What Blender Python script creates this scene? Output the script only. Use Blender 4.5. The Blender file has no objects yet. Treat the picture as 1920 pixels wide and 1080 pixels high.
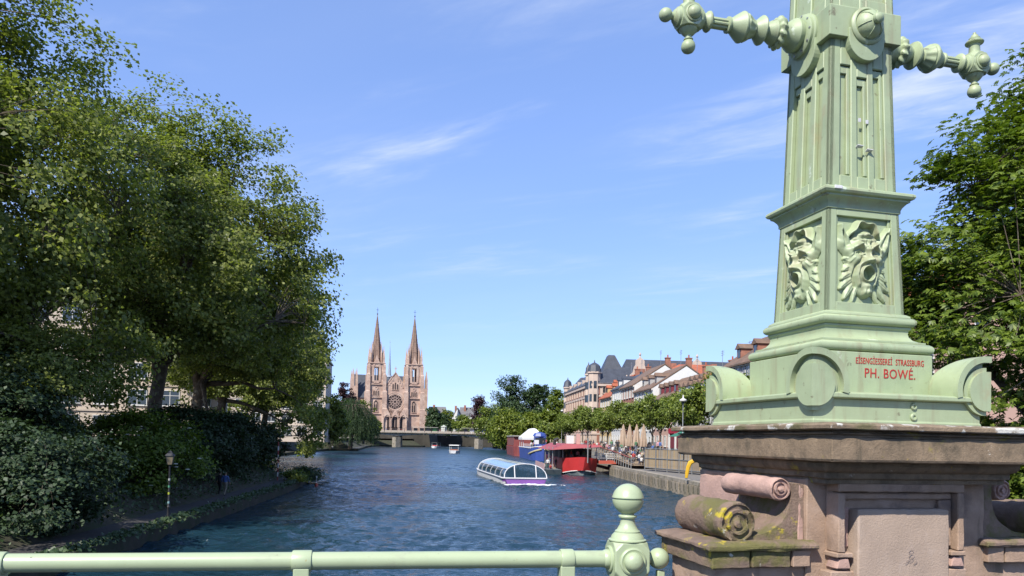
import bpy, bmesh, math, random
import numpy as np
from mathutils import Vector, Matrix, noise as mnoise

R = math.radians
SC = bpy.context.scene
COL = SC.collection
random.seed(7)
RNG = np.random.default_rng(7)
EYE = 5.2                                     # eye height above the water (z = 0)

# ------------------------------------------------------------------ camera
FPX = 1400.0                                  # focal length in pixels of the 1920 px photograph
cam_d = bpy.data.cameras.new('camera')
cam_d.sensor_width = 36.0
cam_d.lens = FPX / 1920 * 36
cam_d.shift_y = 0.1288
cam_d.clip_start = 0.05
cam_d.clip_end = 6000
cam = bpy.data.objects.new('camera', cam_d)
COL.objects.link(cam)
CAM_M = Matrix.Rotation(R(91.5), 4, 'X') @ Matrix.Rotation(R(1.2), 4, 'Z')
cam.matrix_world = Matrix.Translation((0, 0, EYE)) @ CAM_M
SC.camera = cam

# ------------------------------------------------------------------ sky and sun
SUN_EL, SUN_AZ = 46.0, (-0.52, -0.854)        # the sun stands behind the camera to the left
sd = Vector((SUN_AZ[0] * math.cos(R(SUN_EL)), SUN_AZ[1] * math.cos(R(SUN_EL)), math.sin(R(SUN_EL))))
sun_d = bpy.data.lights.new('sun', 'SUN')
sun_d.energy = 5.0
sun_d.angle = R(0.53)
sun_d.color = (1.0, 0.95, 0.86)
sun = bpy.data.objects.new('sun', sun_d)
COL.objects.link(sun)
sun.rotation_euler = (-sd).to_track_quat('-Z', 'Y').to_euler()

world = bpy.data.worlds.new('World')
SC.world = world
world.use_nodes = True
wn, wl = world.node_tree.nodes, world.node_tree.links
wn.clear()
w_out = wn.new('ShaderNodeOutputWorld')
w_bg = wn.new('ShaderNodeBackground')
w_bg.inputs['Strength'].default_value = 0.11
sky = wn.new('ShaderNodeTexSky')
sky.sky_type = 'NISHITA'
sky.sun_disc = False
sky.sun_elevation = R(SUN_EL)
sky.sun_rotation = math.atan2(SUN_AZ[0], SUN_AZ[1])
sky.air_density = 1.0
sky.dust_density = 0.0
sky.ozone_density = 4.0
# thin cirrus drawn on the sky by direction (x/z, y/z plane of a high cloud layer)
tc = wn.new('ShaderNodeTexCoord')
sep = wn.new('ShaderNodeSeparateXYZ')
wl.new(tc.outputs['Generated'], sep.inputs[0])
def wmath(op, a, b=None):
    n = wn.new('ShaderNodeMath'); n.operation = op
    for i, v in enumerate((a, b)):
        if v is None: continue
        if isinstance(v, (int, float)): n.inputs[i].default_value = v
        else: wl.new(v, n.inputs[i])
    return n.outputs[0]
zc = wmath('MAXIMUM', sep.outputs['Z'], 0.03)
cx_, cy_ = wmath('DIVIDE', sep.outputs['X'], zc), wmath('DIVIDE', sep.outputs['Y'], zc)
comb = wn.new('ShaderNodeCombineXYZ')
wl.new(cx_, comb.inputs[0]); wl.new(cy_, comb.inputs[1])
mp0 = wn.new('ShaderNodeMapping')
mp0.inputs['Rotation'].default_value = (0, 0, R(33))
wl.new(comb.outputs[0], mp0.inputs[0])
mp = wn.new('ShaderNodeMapping')
mp.inputs['Scale'].default_value = (0.42, 1.05, 1)
mp.inputs['Location'].default_value = (1.2, 0.35, 0)
wl.new(mp0.outputs[0], mp.inputs[0])
def wnoise(scale, detail, rough, dist):
    n = wn.new('ShaderNodeTexNoise')
    n.inputs['Scale'].default_value = scale; n.inputs['Detail'].default_value = detail
    n.inputs['Roughness'].default_value = rough; n.inputs['Distortion'].default_value = dist
    wl.new(mp.outputs[0], n.inputs['Vector'])
    return n.outputs['Fac']
def wramp(src, lo, hi):
    n = wn.new('ShaderNodeMapRange'); n.interpolation_type = 'SMOOTHSTEP'
    n.inputs['From Min'].default_value = lo; n.inputs['From Max'].default_value = hi
    wl.new(src, n.inputs['Value']); return n.outputs[0]
streak = wramp(wnoise(1.15, 7, 0.58, 0.6), 0.44, 0.74)
fine = wramp(wnoise(5.0, 6, 0.6, 0.4), 0.30, 0.75)
veil = wramp(wnoise(0.6, 3, 0.5, 0.2), 0.35, 0.75)
cl = wmath('MULTIPLY', wmath('MULTIPLY', streak, fine), 0.85)
cl = wmath('MULTIPLY', cl, wramp(sep.outputs['Z'], 0.10, 0.36))
cl = wmath('ADD', cl, wmath('MULTIPLY', veil, 0.07))
tint = wn.new('ShaderNodeMix'); tint.data_type = 'RGBA'; tint.blend_type = 'MULTIPLY'
tint.inputs[0].default_value = 1.0
gam = wn.new('ShaderNodeGamma'); gam.inputs[1].default_value = 0.55   # the camera's soft tone curve on the sky
wl.new(sky.outputs[0], gam.inputs[0])
wl.new(gam.outputs[0], tint.inputs[6])
tint.inputs[7].default_value = (1.54, 1.90, 2.85, 1)
cmix = wn.new('ShaderNodeMix'); cmix.data_type = 'RGBA'
wl.new(cl, cmix.inputs[0])
wl.new(tint.outputs[2], cmix.inputs[6])
cmix.inputs[7].default_value = (5.4, 5.9, 6.9, 1)
wl.new(cmix.outputs[2], w_bg.inputs['Color'])
wl.new(w_bg.outputs[0], w_out.inputs[0])

SC.view_settings.view_transform = 'Standard'
SC.view_settings.look = 'None'
SC.view_settings.exposure = 0.58
SC.view_settings.gamma = 1.0
SC.render.engine = 'CYCLES'
SC.cycles.use_denoising = True
SC.cycles.max_bounces = 6
SC.cycles.transparent_max_bounces = 8
SC.cycles.caustics_reflective = False
SC.cycles.caustics_refractive = False

# ------------------------------------------------------------------ helpers
def at(x, y, Y):
    """World point seen at photograph pixel (x, y) at distance Y along the view."""
    d = CAM_M.to_3x3() @ Vector(((x - 960) / FPX, (540 - y) / FPX + cam_d.shift_y * 1920 / FPX, -1))
    d *= Y / d.y
    return Vector((d.x, d.y, EYE + d.z))

class MB:
    """collects geometry for one mesh object"""
    def __init__(s): s.v, s.f, s.m, s.cur = [], [], [], 0
    def add(s, vs, fs):
        o = len(s.v); s.v.extend([tuple(p) for p in vs])
        s.f.extend([tuple(i + o for i in f) for f in fs]); s.m.extend([s.cur] * len(fs)); return s
    def box(s, x0, x1, y0, y1, z0, z1):
        return s.add([(x0,y0,z0),(x1,y0,z0),(x1,y1,z0),(x0,y1,z0),(x0,y0,z1),(x1,y0,z1),(x1,y1,z1),(x0,y1,z1)],
                     [(0,3,2,1),(4,5,6,7),(0,1,5,4),(1,2,6,5),(2,3,7,6),(3,0,4,7)])
    def hexa(s, p8):
        return s.add(p8, [(0,3,2,1),(4,5,6,7),(0,1,5,4),(1,2,6,5),(2,3,7,6),(3,0,4,7)])
    def rings(s, rings, cap=True):
        """loft equal-length closed rings of points"""
        n = len(rings[0]); vs = [p for r in rings for p in r]; fs = []
        for k in range(len(rings) - 1):
            for i in range(n):
                j = (i + 1) % n
                fs.append((k*n+i, k*n+j, (k+1)*n+j, (k+1)*n+i))
        if cap:
            fs.append(tuple(range(n))[::-1]); fs.append(tuple(range((len(rings)-1)*n, len(rings)*n)))
        return s.add(vs, fs)
    def stack(s, levels):
        """square rings: (half_x, half_y, z) or (half, z)"""
        rs = []
        for l in levels:
            hx, hy, z = (l[0], l[0], l[1]) if len(l) == 2 else l
            rs.append([(-hx,-hy,z),(hx,-hy,z),(hx,hy,z),(-hx,hy,z)])
        return s.rings(rs)
    def rect_stack(s, levels):
        return s.rings([[(x0,y0,z),(x1,y0,z),(x1,y1,z),(x0,y1,z)] for x0,x1,y0,y1,z in levels])
    def prism(s, poly, a, b, axis='z'):
        """extrude a 2D polygon between a and b along an axis; poly is in the other two axes in order"""
        def P(p, t):
            return {'z': (p[0],p[1],t), 'y': (p[0],t,p[1]), 'x': (t,p[0],p[1])}[axis]
        n = len(poly)
        return s.add([P(p,a) for p in poly] + [P(p,b) for p in poly],
                     [tuple(range(n))[::-1], tuple(range(n,2*n))] + [(i,(i+1)%n,n+(i+1)%n,n+i) for i in range(n)])
    def annulus(s, r0, r1, dep, o, d, n=24):
        """closed ring of rectangular section"""
        d = Vector(d).normalized(); a = d.orthogonal().normalized(); b = d.cross(a); o = Vector(o); k = len(s.v)
        vs = []; fs = []
        for i in range(n):
            c = a*math.cos(2*math.pi*i/n)+b*math.sin(2*math.pi*i/n)
            vs += [o+c*r0, o+c*r1, o+c*r1+d*dep, o+c*r0+d*dep]
        for i in range(n):
            j = (i+1)%n
            for q in range(4): fs.append((i*4+q, i*4+(q+1)%4, j*4+(q+1)%4, j*4+q))
        return s.add(vs, fs)
    def lathe(s, prof, o=(0,0,0), d=(0,0,1), n=24):
        """prof: (radius, t) along direction d from o"""
        d = Vector(d).normalized(); a = d.orthogonal().normalized(); b = d.cross(a); o = Vector(o)
        return s.rings([[o + d*t + (a*math.cos(2*math.pi*i/n) + b*math.sin(2*math.pi*i/n))*max(r,1e-4) for i in range(n)] for r, t in prof])
    def tube(s, pts, rad, n=6):
        pts = [Vector(p) for p in pts]
        if not hasattr(rad, '__len__'): rad = [rad]*len(pts)
        rs = []; ref = None
        for i, p in enumerate(pts):
            t = (pts[min(i+1,len(pts)-1)] - pts[max(i-1,0)]).normalized()
            a = t.orthogonal().normalized() if ref is None else (ref - t*ref.dot(t)).normalized()
            ref = a; b = t.cross(a)
            rs.append([p + (a*math.cos(2*math.pi*k/n)+b*math.sin(2*math.pi*k/n))*rad[i] for k in range(n)])
        return s.rings(rs)
    def ball(s, c, r, n=20, m=10, sc=(1,1,1)):
        c = Vector(c); rs = []
        for k in range(m+1):
            th = math.pi*k/m
            rr, z = max(math.sin(th),1e-3), -math.cos(th)
            rs.append([c + Vector((r*rr*math.cos(2*math.pi*i/n)*sc[0], r*rr*math.sin(2*math.pi*i/n)*sc[1], r*z*sc[2])) for i in range(n)])
        return s.rings(rs)
    def mesh(s, name, mats, smooth=None, recalc=True):
        me = bpy.data.meshes.new(name)
        me.from_pydata(s.v, [], s.f)
        for m in (mats if isinstance(mats,(list,tuple)) else [mats]): me.materials.append(m)
        if len(set(s.m)) > 1: me.polygons.foreach_set('material_index', s.m)
        if recalc:
            bm = bmesh.new(); bm.from_mesh(me)
            bmesh.ops.recalc_face_normals(bm, faces=bm.faces); bm.to_mesh(me); bm.free()
        if smooth is not None:
            me.polygons.foreach_set('use_smooth', [True]*len(me.polygons))
            me.set_sharp_from_angle(angle=R(smooth))
        me.update(); return me
    def build(s, name, mats, parent=None, loc=(0,0,0), rz=0, smooth=None, bevel=0, seg=2):
        o = link(name, s.mesh(name, mats, smooth), parent, loc, rz)
        if bevel:
            b = o.modifiers.new('bevel','BEVEL'); b.width = bevel; b.segments = seg; b.limit_method = 'ANGLE'; b.angle_limit = R(35)
        return o

def link(name, data, parent=None, loc=(0,0,0), rz=0):
    o = bpy.data.objects.new(name, data); COL.objects.link(o)
    o.parent = parent; o.location = loc; o.rotation_euler = (0,0,rz)
    return o
def tag(o, label=None, cat=None, group=None, kind=None):
    if label: o['label'] = label
    if cat: o['category'] = cat
    if group: o['group'] = group
    if kind: o['kind'] = kind
    return o
def thing(name, label, cat, loc=(0,0,0), rz=0, group=None):
    return tag(link(name, None, None, loc, rz), label, cat, group)
def struct(name, mb, mat, **k):
    return tag(mb.build(name, mat, **k), kind='structure')
def dup(root, loc=None, rz=None, label=None, sc=None, group=None):
    kids = [c for c in KIDS.get(root.name, [])] or list(root.children)
    r = root.copy(); COL.objects.link(r)
    if loc is not None: r.location = loc
    if rz is not None: r.rotation_euler = (0,0,rz)
    if sc is not None: r.scale = sc if hasattr(sc,'__len__') else (sc,sc,sc)
    if label: r['label'] = label
    if group: r['group'] = group
    for ch in kids:
        c = ch.copy(); COL.objects.link(c); c.parent = r
        for g in list(ch.children):
            d = g.copy(); COL.objects.link(d); d.parent = c
    return r
KIDS = {}

# ------------------------------------------------------------------ materials
def mat(name, col, rough=0.6, var=0.0, vscale=6.0, bump=0.0, bscale=60.0, metal=0.0, spec=0.5, col2=None, c2=(0.55,0.7), c2scale=5.0, coat=0.0, dist=0.02):
    """plain procedural surface: base colour with noise variation, an optional second colour in patches, fine bump"""
    col = tuple(c*0.78 for c in col); col2 = tuple(c*0.78 for c in col2) if col2 else None
    m = bpy.data.materials.new(name); m.use_nodes = True
    nt = m.node_tree; n, l = nt.nodes, nt.links
    p = n['Principled BSDF']
    p.inputs['Roughness'].default_value = rough; p.inputs['Metallic'].default_value = metal
    p.inputs['Specular IOR Level'].default_value = spec
    if coat: p.inputs['Coat Weight'].default_value = coat; p.inputs['Coat Roughness'].default_value = 0.1
    tcn = n.new('ShaderNodeTexCoord')
    def nz(scale, detail=6, rgh=0.6):
        t = n.new('ShaderNodeTexNoise'); t.inputs['Scale'].default_value = scale; t.inputs['Detail'].default_value = detail
        t.inputs['Roughness'].default_value = rgh; l.new(tcn.outputs['Object'], t.inputs['Vector']); return t.outputs['Fac']
    c = None
    if var:
        mr = n.new('ShaderNodeMapRange'); mr.inputs['From Min'].default_value = 0.3; mr.inputs['From Max'].default_value = 0.7
        mr.inputs['To Min'].default_value = 1-var; mr.inputs['To Max'].default_value = 1+var
        l.new(nz(vscale), mr.inputs['Value'])
        mx = n.new('ShaderNodeMix'); mx.data_type='RGBA'; mx.blend_type='MULTIPLY'; mx.inputs[0].default_value = 1
        mx.inputs[6].default_value = (*col,1); l.new(mr.outputs[0], mx.inputs[7]); c = mx.outputs[2]
    if col2:
        m2 = n.new('ShaderNodeMix'); m2.data_type='RGBA'
        mr = n.new('ShaderNodeMapRange'); mr.interpolation_type='SMOOTHSTEP'
        mr.inputs['From Min'].default_value, mr.inputs['From Max'].default_value = c2
        l.new(nz(c2scale, 8, 0.65), mr.inputs['Value']); l.new(mr.outputs[0], m2.inputs[0])
        if c is not None: l.new(c, m2.inputs[6])
        else: m2.inputs[6].default_value = (*col,1)
        m2.inputs[7].default_value = (*col2,1); c = m2.outputs[2]
    if c is not None: l.new(c, p.inputs['Base Color'])
    else: p.inputs['Base Color'].default_value = (*col,1)
    if bump:
        b = n.new('ShaderNodeBump'); b.inputs['Strength'].default_value = bump; b.inputs['Distance'].default_value = dist
        l.new(nz(bscale, 10, 0.72), b.inputs['Height']); l.new(b.outputs[0], p.inputs['Normal'])
    return m

def add_patches(m, col, lo, hi, scale, detail=6, seed=0.0, rough=None, stretch=(1,1,1)):
    """mix one more patch colour (lichen, stain, chipped spots) over a mat() material"""
    nt = m.node_tree; n, l = nt.nodes, nt.links; p = n['Principled BSDF']
    tcn = n.new('ShaderNodeTexCoord'); mpn = n.new('ShaderNodeMapping'); mpn.inputs['Location'].default_value = (seed, seed*1.7, -seed); mpn.inputs['Scale'].default_value = stretch
    l.new(tcn.outputs['Object'], mpn.inputs[0])
    t = n.new('ShaderNodeTexNoise'); t.inputs['Scale'].default_value = scale; t.inputs['Detail'].default_value = detail; t.inputs['Roughness'].default_value = 0.62
    l.new(mpn.outputs[0], t.inputs['Vector'])
    mr = n.new('ShaderNodeMapRange'); mr.interpolation_type = 'SMOOTHSTEP'
    mr.inputs['From Min'].default_value = lo; mr.inputs['From Max'].default_value = hi
    l.new(t.outputs['Fac'], mr.inputs['Value'])
    mx = n.new('ShaderNodeMix'); mx.data_type = 'RGBA'; l.new(mr.outputs[0], mx.inputs[0])
    bc = p.inputs['Base Color']
    if bc.is_linked:
        src = bc.links[0].from_socket; l.new(src, mx.inputs[6])
    else: mx.inputs[6].default_value = bc.default_value
    mx.inputs[7].default_value = (*col,1); l.new(mx.outputs[2], bc)
    return m

def leaf_mat(name, c1, c2, trans=0.35, rough=0.45):
    m = bpy.data.materials.new(name); m.use_nodes = True
    nt = m.node_tree; n, l = nt.nodes, nt.links; p = n['Principled BSDF']; out = n['Material Output']
    geo = n.new('ShaderNodeNewGeometry'); tcn = n.new('ShaderNodeTexCoord')
    t = n.new('ShaderNodeTexNoise'); t.inputs['Scale'].default_value = 0.45; t.inputs['Detail'].default_value = 2
    l.new(tcn.outputs['Object'], t.inputs['Vector'])
    ad = n.new('ShaderNodeMath'); ad.operation = 'ADD'; l.new(geo.outputs['Random Per Island'], ad.inputs[0]); l.new(t.outputs['Fac'], ad.inputs[1])
    mr = n.new('ShaderNodeMapRange'); mr.inputs['From Min'].default_value = 0.35; mr.inputs['From Max'].default_value = 1.45
    l.new(ad.outputs[0], mr.inputs['Value'])
    mx = n.new('ShaderNodeMix'); mx.data_type='RGBA'; l.new(mr.outputs[0], mx.inputs[0])
    mx.inputs[6].default_value = (*c1,1); mx.inputs[7].default_value = (*c2,1)
    l.new(mx.outputs[2], p.inputs['Base Color']); p.inputs['Roughness'].default_value = rough
    p.inputs['Specular IOR Level'].default_value = 0.35
    tr = n.new('ShaderNodeBsdfTranslucent')
    br = n.new('ShaderNodeMix'); br.data_type='RGBA'; br.blend_type='MULTIPLY'; br.inputs[0].default_value=1
    l.new(mx.outputs[2], br.inputs[6]); br.inputs[7].default_value = (1.15,1.3,0.55,1); l.new(br.outputs[2], tr.inputs['Color'])
    ms = n.new('ShaderNodeMixShader'); ms.inputs[0].default_value = trans
    l.new(p.outputs[0], ms.inputs[1]); l.new(tr.outputs[0], ms.inputs[2]); l.new(ms.outputs[0], out.inputs['Surface'])
    return m

def glass_mat(name, col=(0.02,0.03,0.04), rough=0.05, alpha=1.0):
    m = mat(name, col, rough, spec=0.8)
    if alpha < 1: m.node_tree.nodes['Principled BSDF'].inputs['Alpha'].default_value = alpha
    return m

M = {}
M['green_paint'] = mat('green_paint', (0.40,0.475,0.285), 0.48, var=0.07, vscale=9, bump=0.10, bscale=120, col2=(0.345,0.42,0.25), c2=(0.52,0.72), c2scale=3.5, dist=0.01)
add_patches(M['green_paint'], (0.16,0.15,0.09), 0.63, 0.72, 16, 8, 3.1)
add_patches(M['green_paint'], (0.31,0.29,0.17), 0.56, 0.74, 4, 8, 9.4)
M['rail_paint'] = mat('rail_paint', (0.44,0.515,0.32), 0.35, var=0.04, vscale=9, bump=0.06, bscale=90, dist=0.01)
add_patches(M['rail_paint'], (0.30,0.22,0.06), 0.66, 0.74, 22, 6, 2.2)
add_patches(M['rail_paint'], (0.30,0.33,0.22), 0.56, 0.74, 9, 8, 6.2, stretch=(0.5,1,1))
add_patches(M['rail_paint'], (0.10,0.09,0.06), 0.69, 0.73, 40, 6, 4.2)
M['sandstone'] = mat('sandstone', (0.40,0.275,0.195), 0.9, var=0.25, vscale=7, bump=0.4, bscale=80, col2=(0.50,0.36,0.28), c2=(0.45,0.7), c2scale=4, dist=0.018)
add_patches(M['sandstone'], (0.16,0.115,0.095), 0.54, 0.72, 3.2, 8, 1.3)
M['stone_dark'] = mat('stone_dark', (0.27,0.195,0.125), 0.92, var=0.28, vscale=9, bump=0.5, bscale=60, col2=(0.13,0.10,0.065), c2=(0.45,0.68), c2scale=5, dist=0.015)
add_patches(M['stone_dark'], (0.26,0.21,0.04), 0.60, 0.70, 6, 8, 4.4)
add_patches(M['stone_dark'], (0.50,0.34,0.015), 0.68, 0.72, 9, 6, 7.7)
add_patches(M['stone_dark'], (0.55,0.52,0.46), 0.70, 0.74, 17, 4, 12.1)
M['stone_moss'] = mat('stone_moss', (0.26,0.18,0.135), 0.95, var=0.25, vscale=8, bump=0.9, bscale=40, col2=(0.17,0.155,0.05), c2=(0.45,0.62), c2scale=4.5, dist=0.015)
add_patches(M['stone_moss'], (0.42,0.33,0.03), 0.61, 0.68, 8, 8, 2.0)
add_patches(M['stone_moss'], (0.55,0.53,0.45), 0.66, 0.72, 12, 6, 5.0)
M['stone_pink'] = mat('stone_pink', (0.50,0.32,0.26), 0.9, var=0.15, vscale=8, bump=0.6, bscale=50, col2=(0.40,0.27,0.23), c2=(0.5,0.7), dist=0.012)
M['tablet'] = mat('tablet', (0.46,0.345,0.265), 0.92, var=0.12, vscale=5, bump=0.35, bscale=95, col2=(0.54,0.43,0.36), c2=(0.48,0.66), c2scale=3.0, dist=0.022)
M['stone_slab'] = mat('stone_slab', (0.26,0.19,0.125), 0.92, var=0.3, vscale=9, bump=0.6, bscale=60, col2=(0.15,0.13,0.06), c2=(0.45,0.62), c2scale=6, dist=0.015)
add_patches(M['stone_slab'], (0.52,0.50,0.45), 0.54, 0.62, 10, 8, 5.5)
add_patches(M['green_paint'], (0.20,0.10,0.04), 0.72, 0.76, 30, 6, 6.3)
add_patches(M['green_paint'], (0.50,0.56,0.44), 0.66, 0.72, 7, 8, 15.0)
add_patches(M['green_paint'], (0.27,0.28,0.17), 0.51, 0.72, 16, 6, 21.0, stretch=(1,1,0.10))
add_patches(M['sandstone'], (0.17,0.125,0.085), 0.56, 0.72, 9, 6, 8.0, stretch=(1,1,0.14))
add_patches(M['stone_dark'], (0.11,0.085,0.055), 0.56, 0.72, 12, 6, 18.0, stretch=(1,1,0.2))
M['red_letter'] = mat('red_letter', (0.46,0.03,0.025), 0.5, var=0.25, vscale=60)
M['sticker'] = mat('sticker', (0.75,0.74,0.76), 0.6, var=0.1, vscale=60)
M['steel'] = mat('steel', (0.42,0.43,0.43), 0.45, metal=0.6, var=0.1)
M['white'] = mat('white', (0.76,0.75,0.72), 0.55, var=0.05, vscale=1.5)
M['black'] = mat('black', (0.02,0.02,0.022), 0.55)
M['dark'] = mat('dark', (0.035,0.035,0.04), 0.6)
M['glass'] = glass_mat('glass', (0.03,0.04,0.05))
M['asphalt'] = mat('asphalt', (0.055,0.054,0.052), 0.92, var=0.2, vscale=3, bump=0.4, bscale=120)
M['paving'] = mat('paving', (0.20,0.185,0.17), 0.9, var=0.15, vscale=1.2, bump=0.3, bscale=50)
M['bark'] = mat('bark', (0.115,0.085,0.06), 0.95, var=0.35, vscale=3, bump=0.8, bscale=14, col2=(0.21,0.185,0.13), c2=(0.5,0.62), c2scale=2.0)
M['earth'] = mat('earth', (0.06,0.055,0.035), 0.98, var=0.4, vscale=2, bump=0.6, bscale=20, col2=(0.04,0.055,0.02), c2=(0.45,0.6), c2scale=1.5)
M['concrete'] = mat('concrete', (0.42,0.40,0.36), 0.9, var=0.18, vscale=0.9, bump=0.25, bscale=30)
M['quay_stone'] = mat('quay_stone', (0.33,0.29,0.235), 0.92, var=0.3, vscale=1.3, bump=0.5, bscale=12, col2=(0.16,0.15,0.10), c2=(0.5,0.68), c2scale=1.0)
M['wood'] = mat('wood', (0.30,0.22,0.14), 0.85, var=0.25, vscale=2.5, bump=0.3, bscale=30)
# ------------------------------------------------------------------ water, land
def water_material():
    m = bpy.data.materials.new('river_water'); m.use_nodes = True
    nt = m.node_tree; n, l = nt.nodes, nt.links; p = n['Principled BSDF']
    p.inputs['Base Color'].default_value = (0.010,0.032,0.048,1)
    p.inputs['Roughness'].default_value = 0.1
    p.inputs['IOR'].default_value = 1.33
    tcn = n.new('ShaderNodeTexCoord')
    def nz(sx, sy, scale, det, dist=0.0):
        mpn = n.new('ShaderNodeMapping'); mpn.inputs['Scale'].default_value = (sx, sy, 1)
        l.new(tcn.outputs['Object'], mpn.inputs[0])
        t = n.new('ShaderNodeTexNoise'); t.inputs['Scale'].default_value = scale; t.inputs['Detail'].default_value = det
        t.inputs['Roughness'].default_value = 0.55; t.inputs['Distortion'].default_value = dist
        l.new(mpn.outputs[0], t.inputs['Vector']); return t.outputs['Fac']
    def mth(op, a, b):
        q = n.new('ShaderNodeMath'); q.operation = op
        for i, v in enumerate((a, b)):
            if isinstance(v, (int,float)): q.inputs[i].default_value = v
            else: l.new(v, q.inputs[i])
        return q.outputs[0]
    chop = nz(0.6, 1.0, 5.5, 4, 0.4)
    swell = nz(0.6, 1.0, 1.1, 3, 0.4)
    calm = n.new('ShaderNodeMapRange'); calm.inputs['From Min'].default_value = 0.36; calm.inputs['From Max'].default_value = 0.66
    calm.inputs['To Min'].default_value = 0.35; calm.inputs['To Max'].default_value = 1.25
    l.new(nz(0.6, 1.0, 0.085, 4, 0.8), calm.inputs['Value'])
    h = mth('ADD', mth('MULTIPLY', mth('MULTIPLY', chop, calm.outputs[0]), 0.17), mth('MULTIPLY', swell, 0.30))
    # far ripples are too fine to mesh: they act as a rougher mirror farther up the river
    sx = n.new('ShaderNodeSeparateXYZ'); l.new(tcn.outputs['Object'], sx.inputs[0])
    rg = n.new('ShaderNodeMapRange'); rg.inputs['From Min'].default_value = 50; rg.inputs['From Max'].default_value = 380
    rg.inputs['To Min'].default_value = 0.09; rg.inputs['To Max'].default_value = 0.42
    l.new(sx.outputs['Y'], rg.inputs['Value']); l.new(rg.outputs[0], p.inputs['Roughness'])
    b = n.new('ShaderNodeBump'); b.inputs['Strength'].default_value = 1.0; b.inputs['Distance'].default_value = 0.7
    l.new(h, b.inputs['Height']); l.new(b.outputs[0], p.inputs['Normal'])
    return m
M['water'] = water_material()
def wave_sheet():
    """river surface in view: a grid with real wind ripples, finer near the bridge"""
    ys = [3.0]
    while ys[-1] < 520: ys.append(ys[-1] + max(0.11, 0.0046*ys[-1]))
    ys = np.array(ys); ss = np.linspace(-0.34, 0.37, 430)
    Y_, S_ = np.meshgrid(ys, ss, indexing='ij'); X_ = S_*(Y_+26)
    rng = np.random.default_rng(3); H = np.zeros_like(X_)
    pat = np.zeros_like(X_)
    for _ in range(14):
        k = 2*math.pi/rng.uniform(7,30); a = rng.random()*6.28; pat += np.sin(k*(math.cos(a)*X_+math.sin(a)*Y_*0.6)+rng.random()*6.28)
    pat = 0.62 + 0.5*np.tanh(pat/3.2)
    for _ in range(58):
        lam = 0.42*10**(rng.random()*0.92); k = 2*math.pi/lam; a = rng.normal()*0.75 + 1.45
        ph = k*(math.cos(a)*X_+math.sin(a)*Y_)+rng.random()*6.28+1.1*np.sin(X_*0.31+Y_*0.23+rng.random()*6)
        fade = np.clip(lam/(0.0115*Y_+0.16), 0, 1)**1.5
        H += lam*0.0088*fade*(1-np.abs(np.sin(ph*0.5)))*1.6
    H = (H-H.mean())*pat
    n, m_ = X_.shape; V_ = np.stack([X_, Y_, H], -1).reshape(-1,3)
    i = np.arange((n-1)*m_).reshape(n-1,m_)[:,:-1].ravel()
    F_ = np.stack([i, i+1, i+m_+1, i+m_], 1)
    me = bpy.data.meshes.new('water')
    me.vertices.add(len(V_)); me.vertices.foreach_set('co', V_.astype(np.float32).ravel())
    me.loops.add(F_.size); me.loops.foreach_set('vertex_index', F_.astype(np.int32).ravel())
    me.polygons.add(len(F_)); me.polygons.foreach_set('loop_start', np.arange(0,F_.size,4,dtype=np.int32)); me.polygons.foreach_set('loop_total', np.full(len(F_),4,dtype=np.int32))
    me.polygons.foreach_set('use_smooth', np.ones(len(F_),dtype=bool))
    me.materials.append(M['water']); me.update(calc_edges=True); return me
tag(link('water', wave_sheet()), kind='structure')
struct('outer_water', MB().add([(-700,-60,-.35),(700,-60,-.35),(700,900,-.35),(-700,900,-.35)], [(0,1,2,3)]), M['water'])

LB = [(-17,-60),(-16,0),(-15.7,20),(-16.4,33),(-17.4,42.5),(-20,68),(-21.6,80),(-24.5,84),(-34,90),(-52,150),(-60,215),(-64,262),(-55,268),(-60,300),(-72,380),(-70,400),(-50,424),(-34,520)]   # left bank water line
RBK = [(20,-60),(19.5,40),(17.3,73),(15.6,108),(14.6,150),(12.5,200),(9,262),(1,330),(-5,380),(-7,420),(-14,520)]       # right bank water line
GL, GR = 4.35, 3.75
def offset(line, d):
    out = []
    for i, p in enumerate(line):
        a, b = Vector(line[max(i-1,0)]), Vector(line[min(i+1,len(line)-1)])
        t = (b-a).normalized(); nrm = Vector((-t.y, t.x))
        out.append(tuple(Vector(p) + nrm*d))
    return out
def sheet(mb, A, B, za, zb):
    n = len(A)
    za = za if hasattr(za,'__len__') else [za]*n; zb = zb if hasattr(zb,'__len__') else [zb]*n
    mb.add([(p[0],p[1],z) for p,z in zip(A,za)] + [(p[0],p[1],z) for p,z in zip(B,zb)],
           [(i,i+1,n+i+1,n+i) for i in range(n-1)])
    return mb
# far plain beyond the church, reaching the horizon
struct('ground', MB().add([(-4000,519,4.1),(4000,519,4.1),(4000,5500,4.1),(-4000,5500,4.1)], [(0,1,2,3)]), M['earth'])
M['embank'] = mat('embank', (0.045,0.04,0.03), 0.98, var=0.4, vscale=.3, bump=.5, bscale=2)
# raised banks beyond the far bridge
for nm, x0, x1, y0 in (('embankment_left',-420,-46,427),('embankment_right',-11,420,424),('embankment_far',-52,-6,474)):
    struct(nm, MB().rect_stack([(x0,x1,y0,700,-1),(x0+1.5,x1-1.5,y0+1.5,700,6.9)]), M['embank'])
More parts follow.
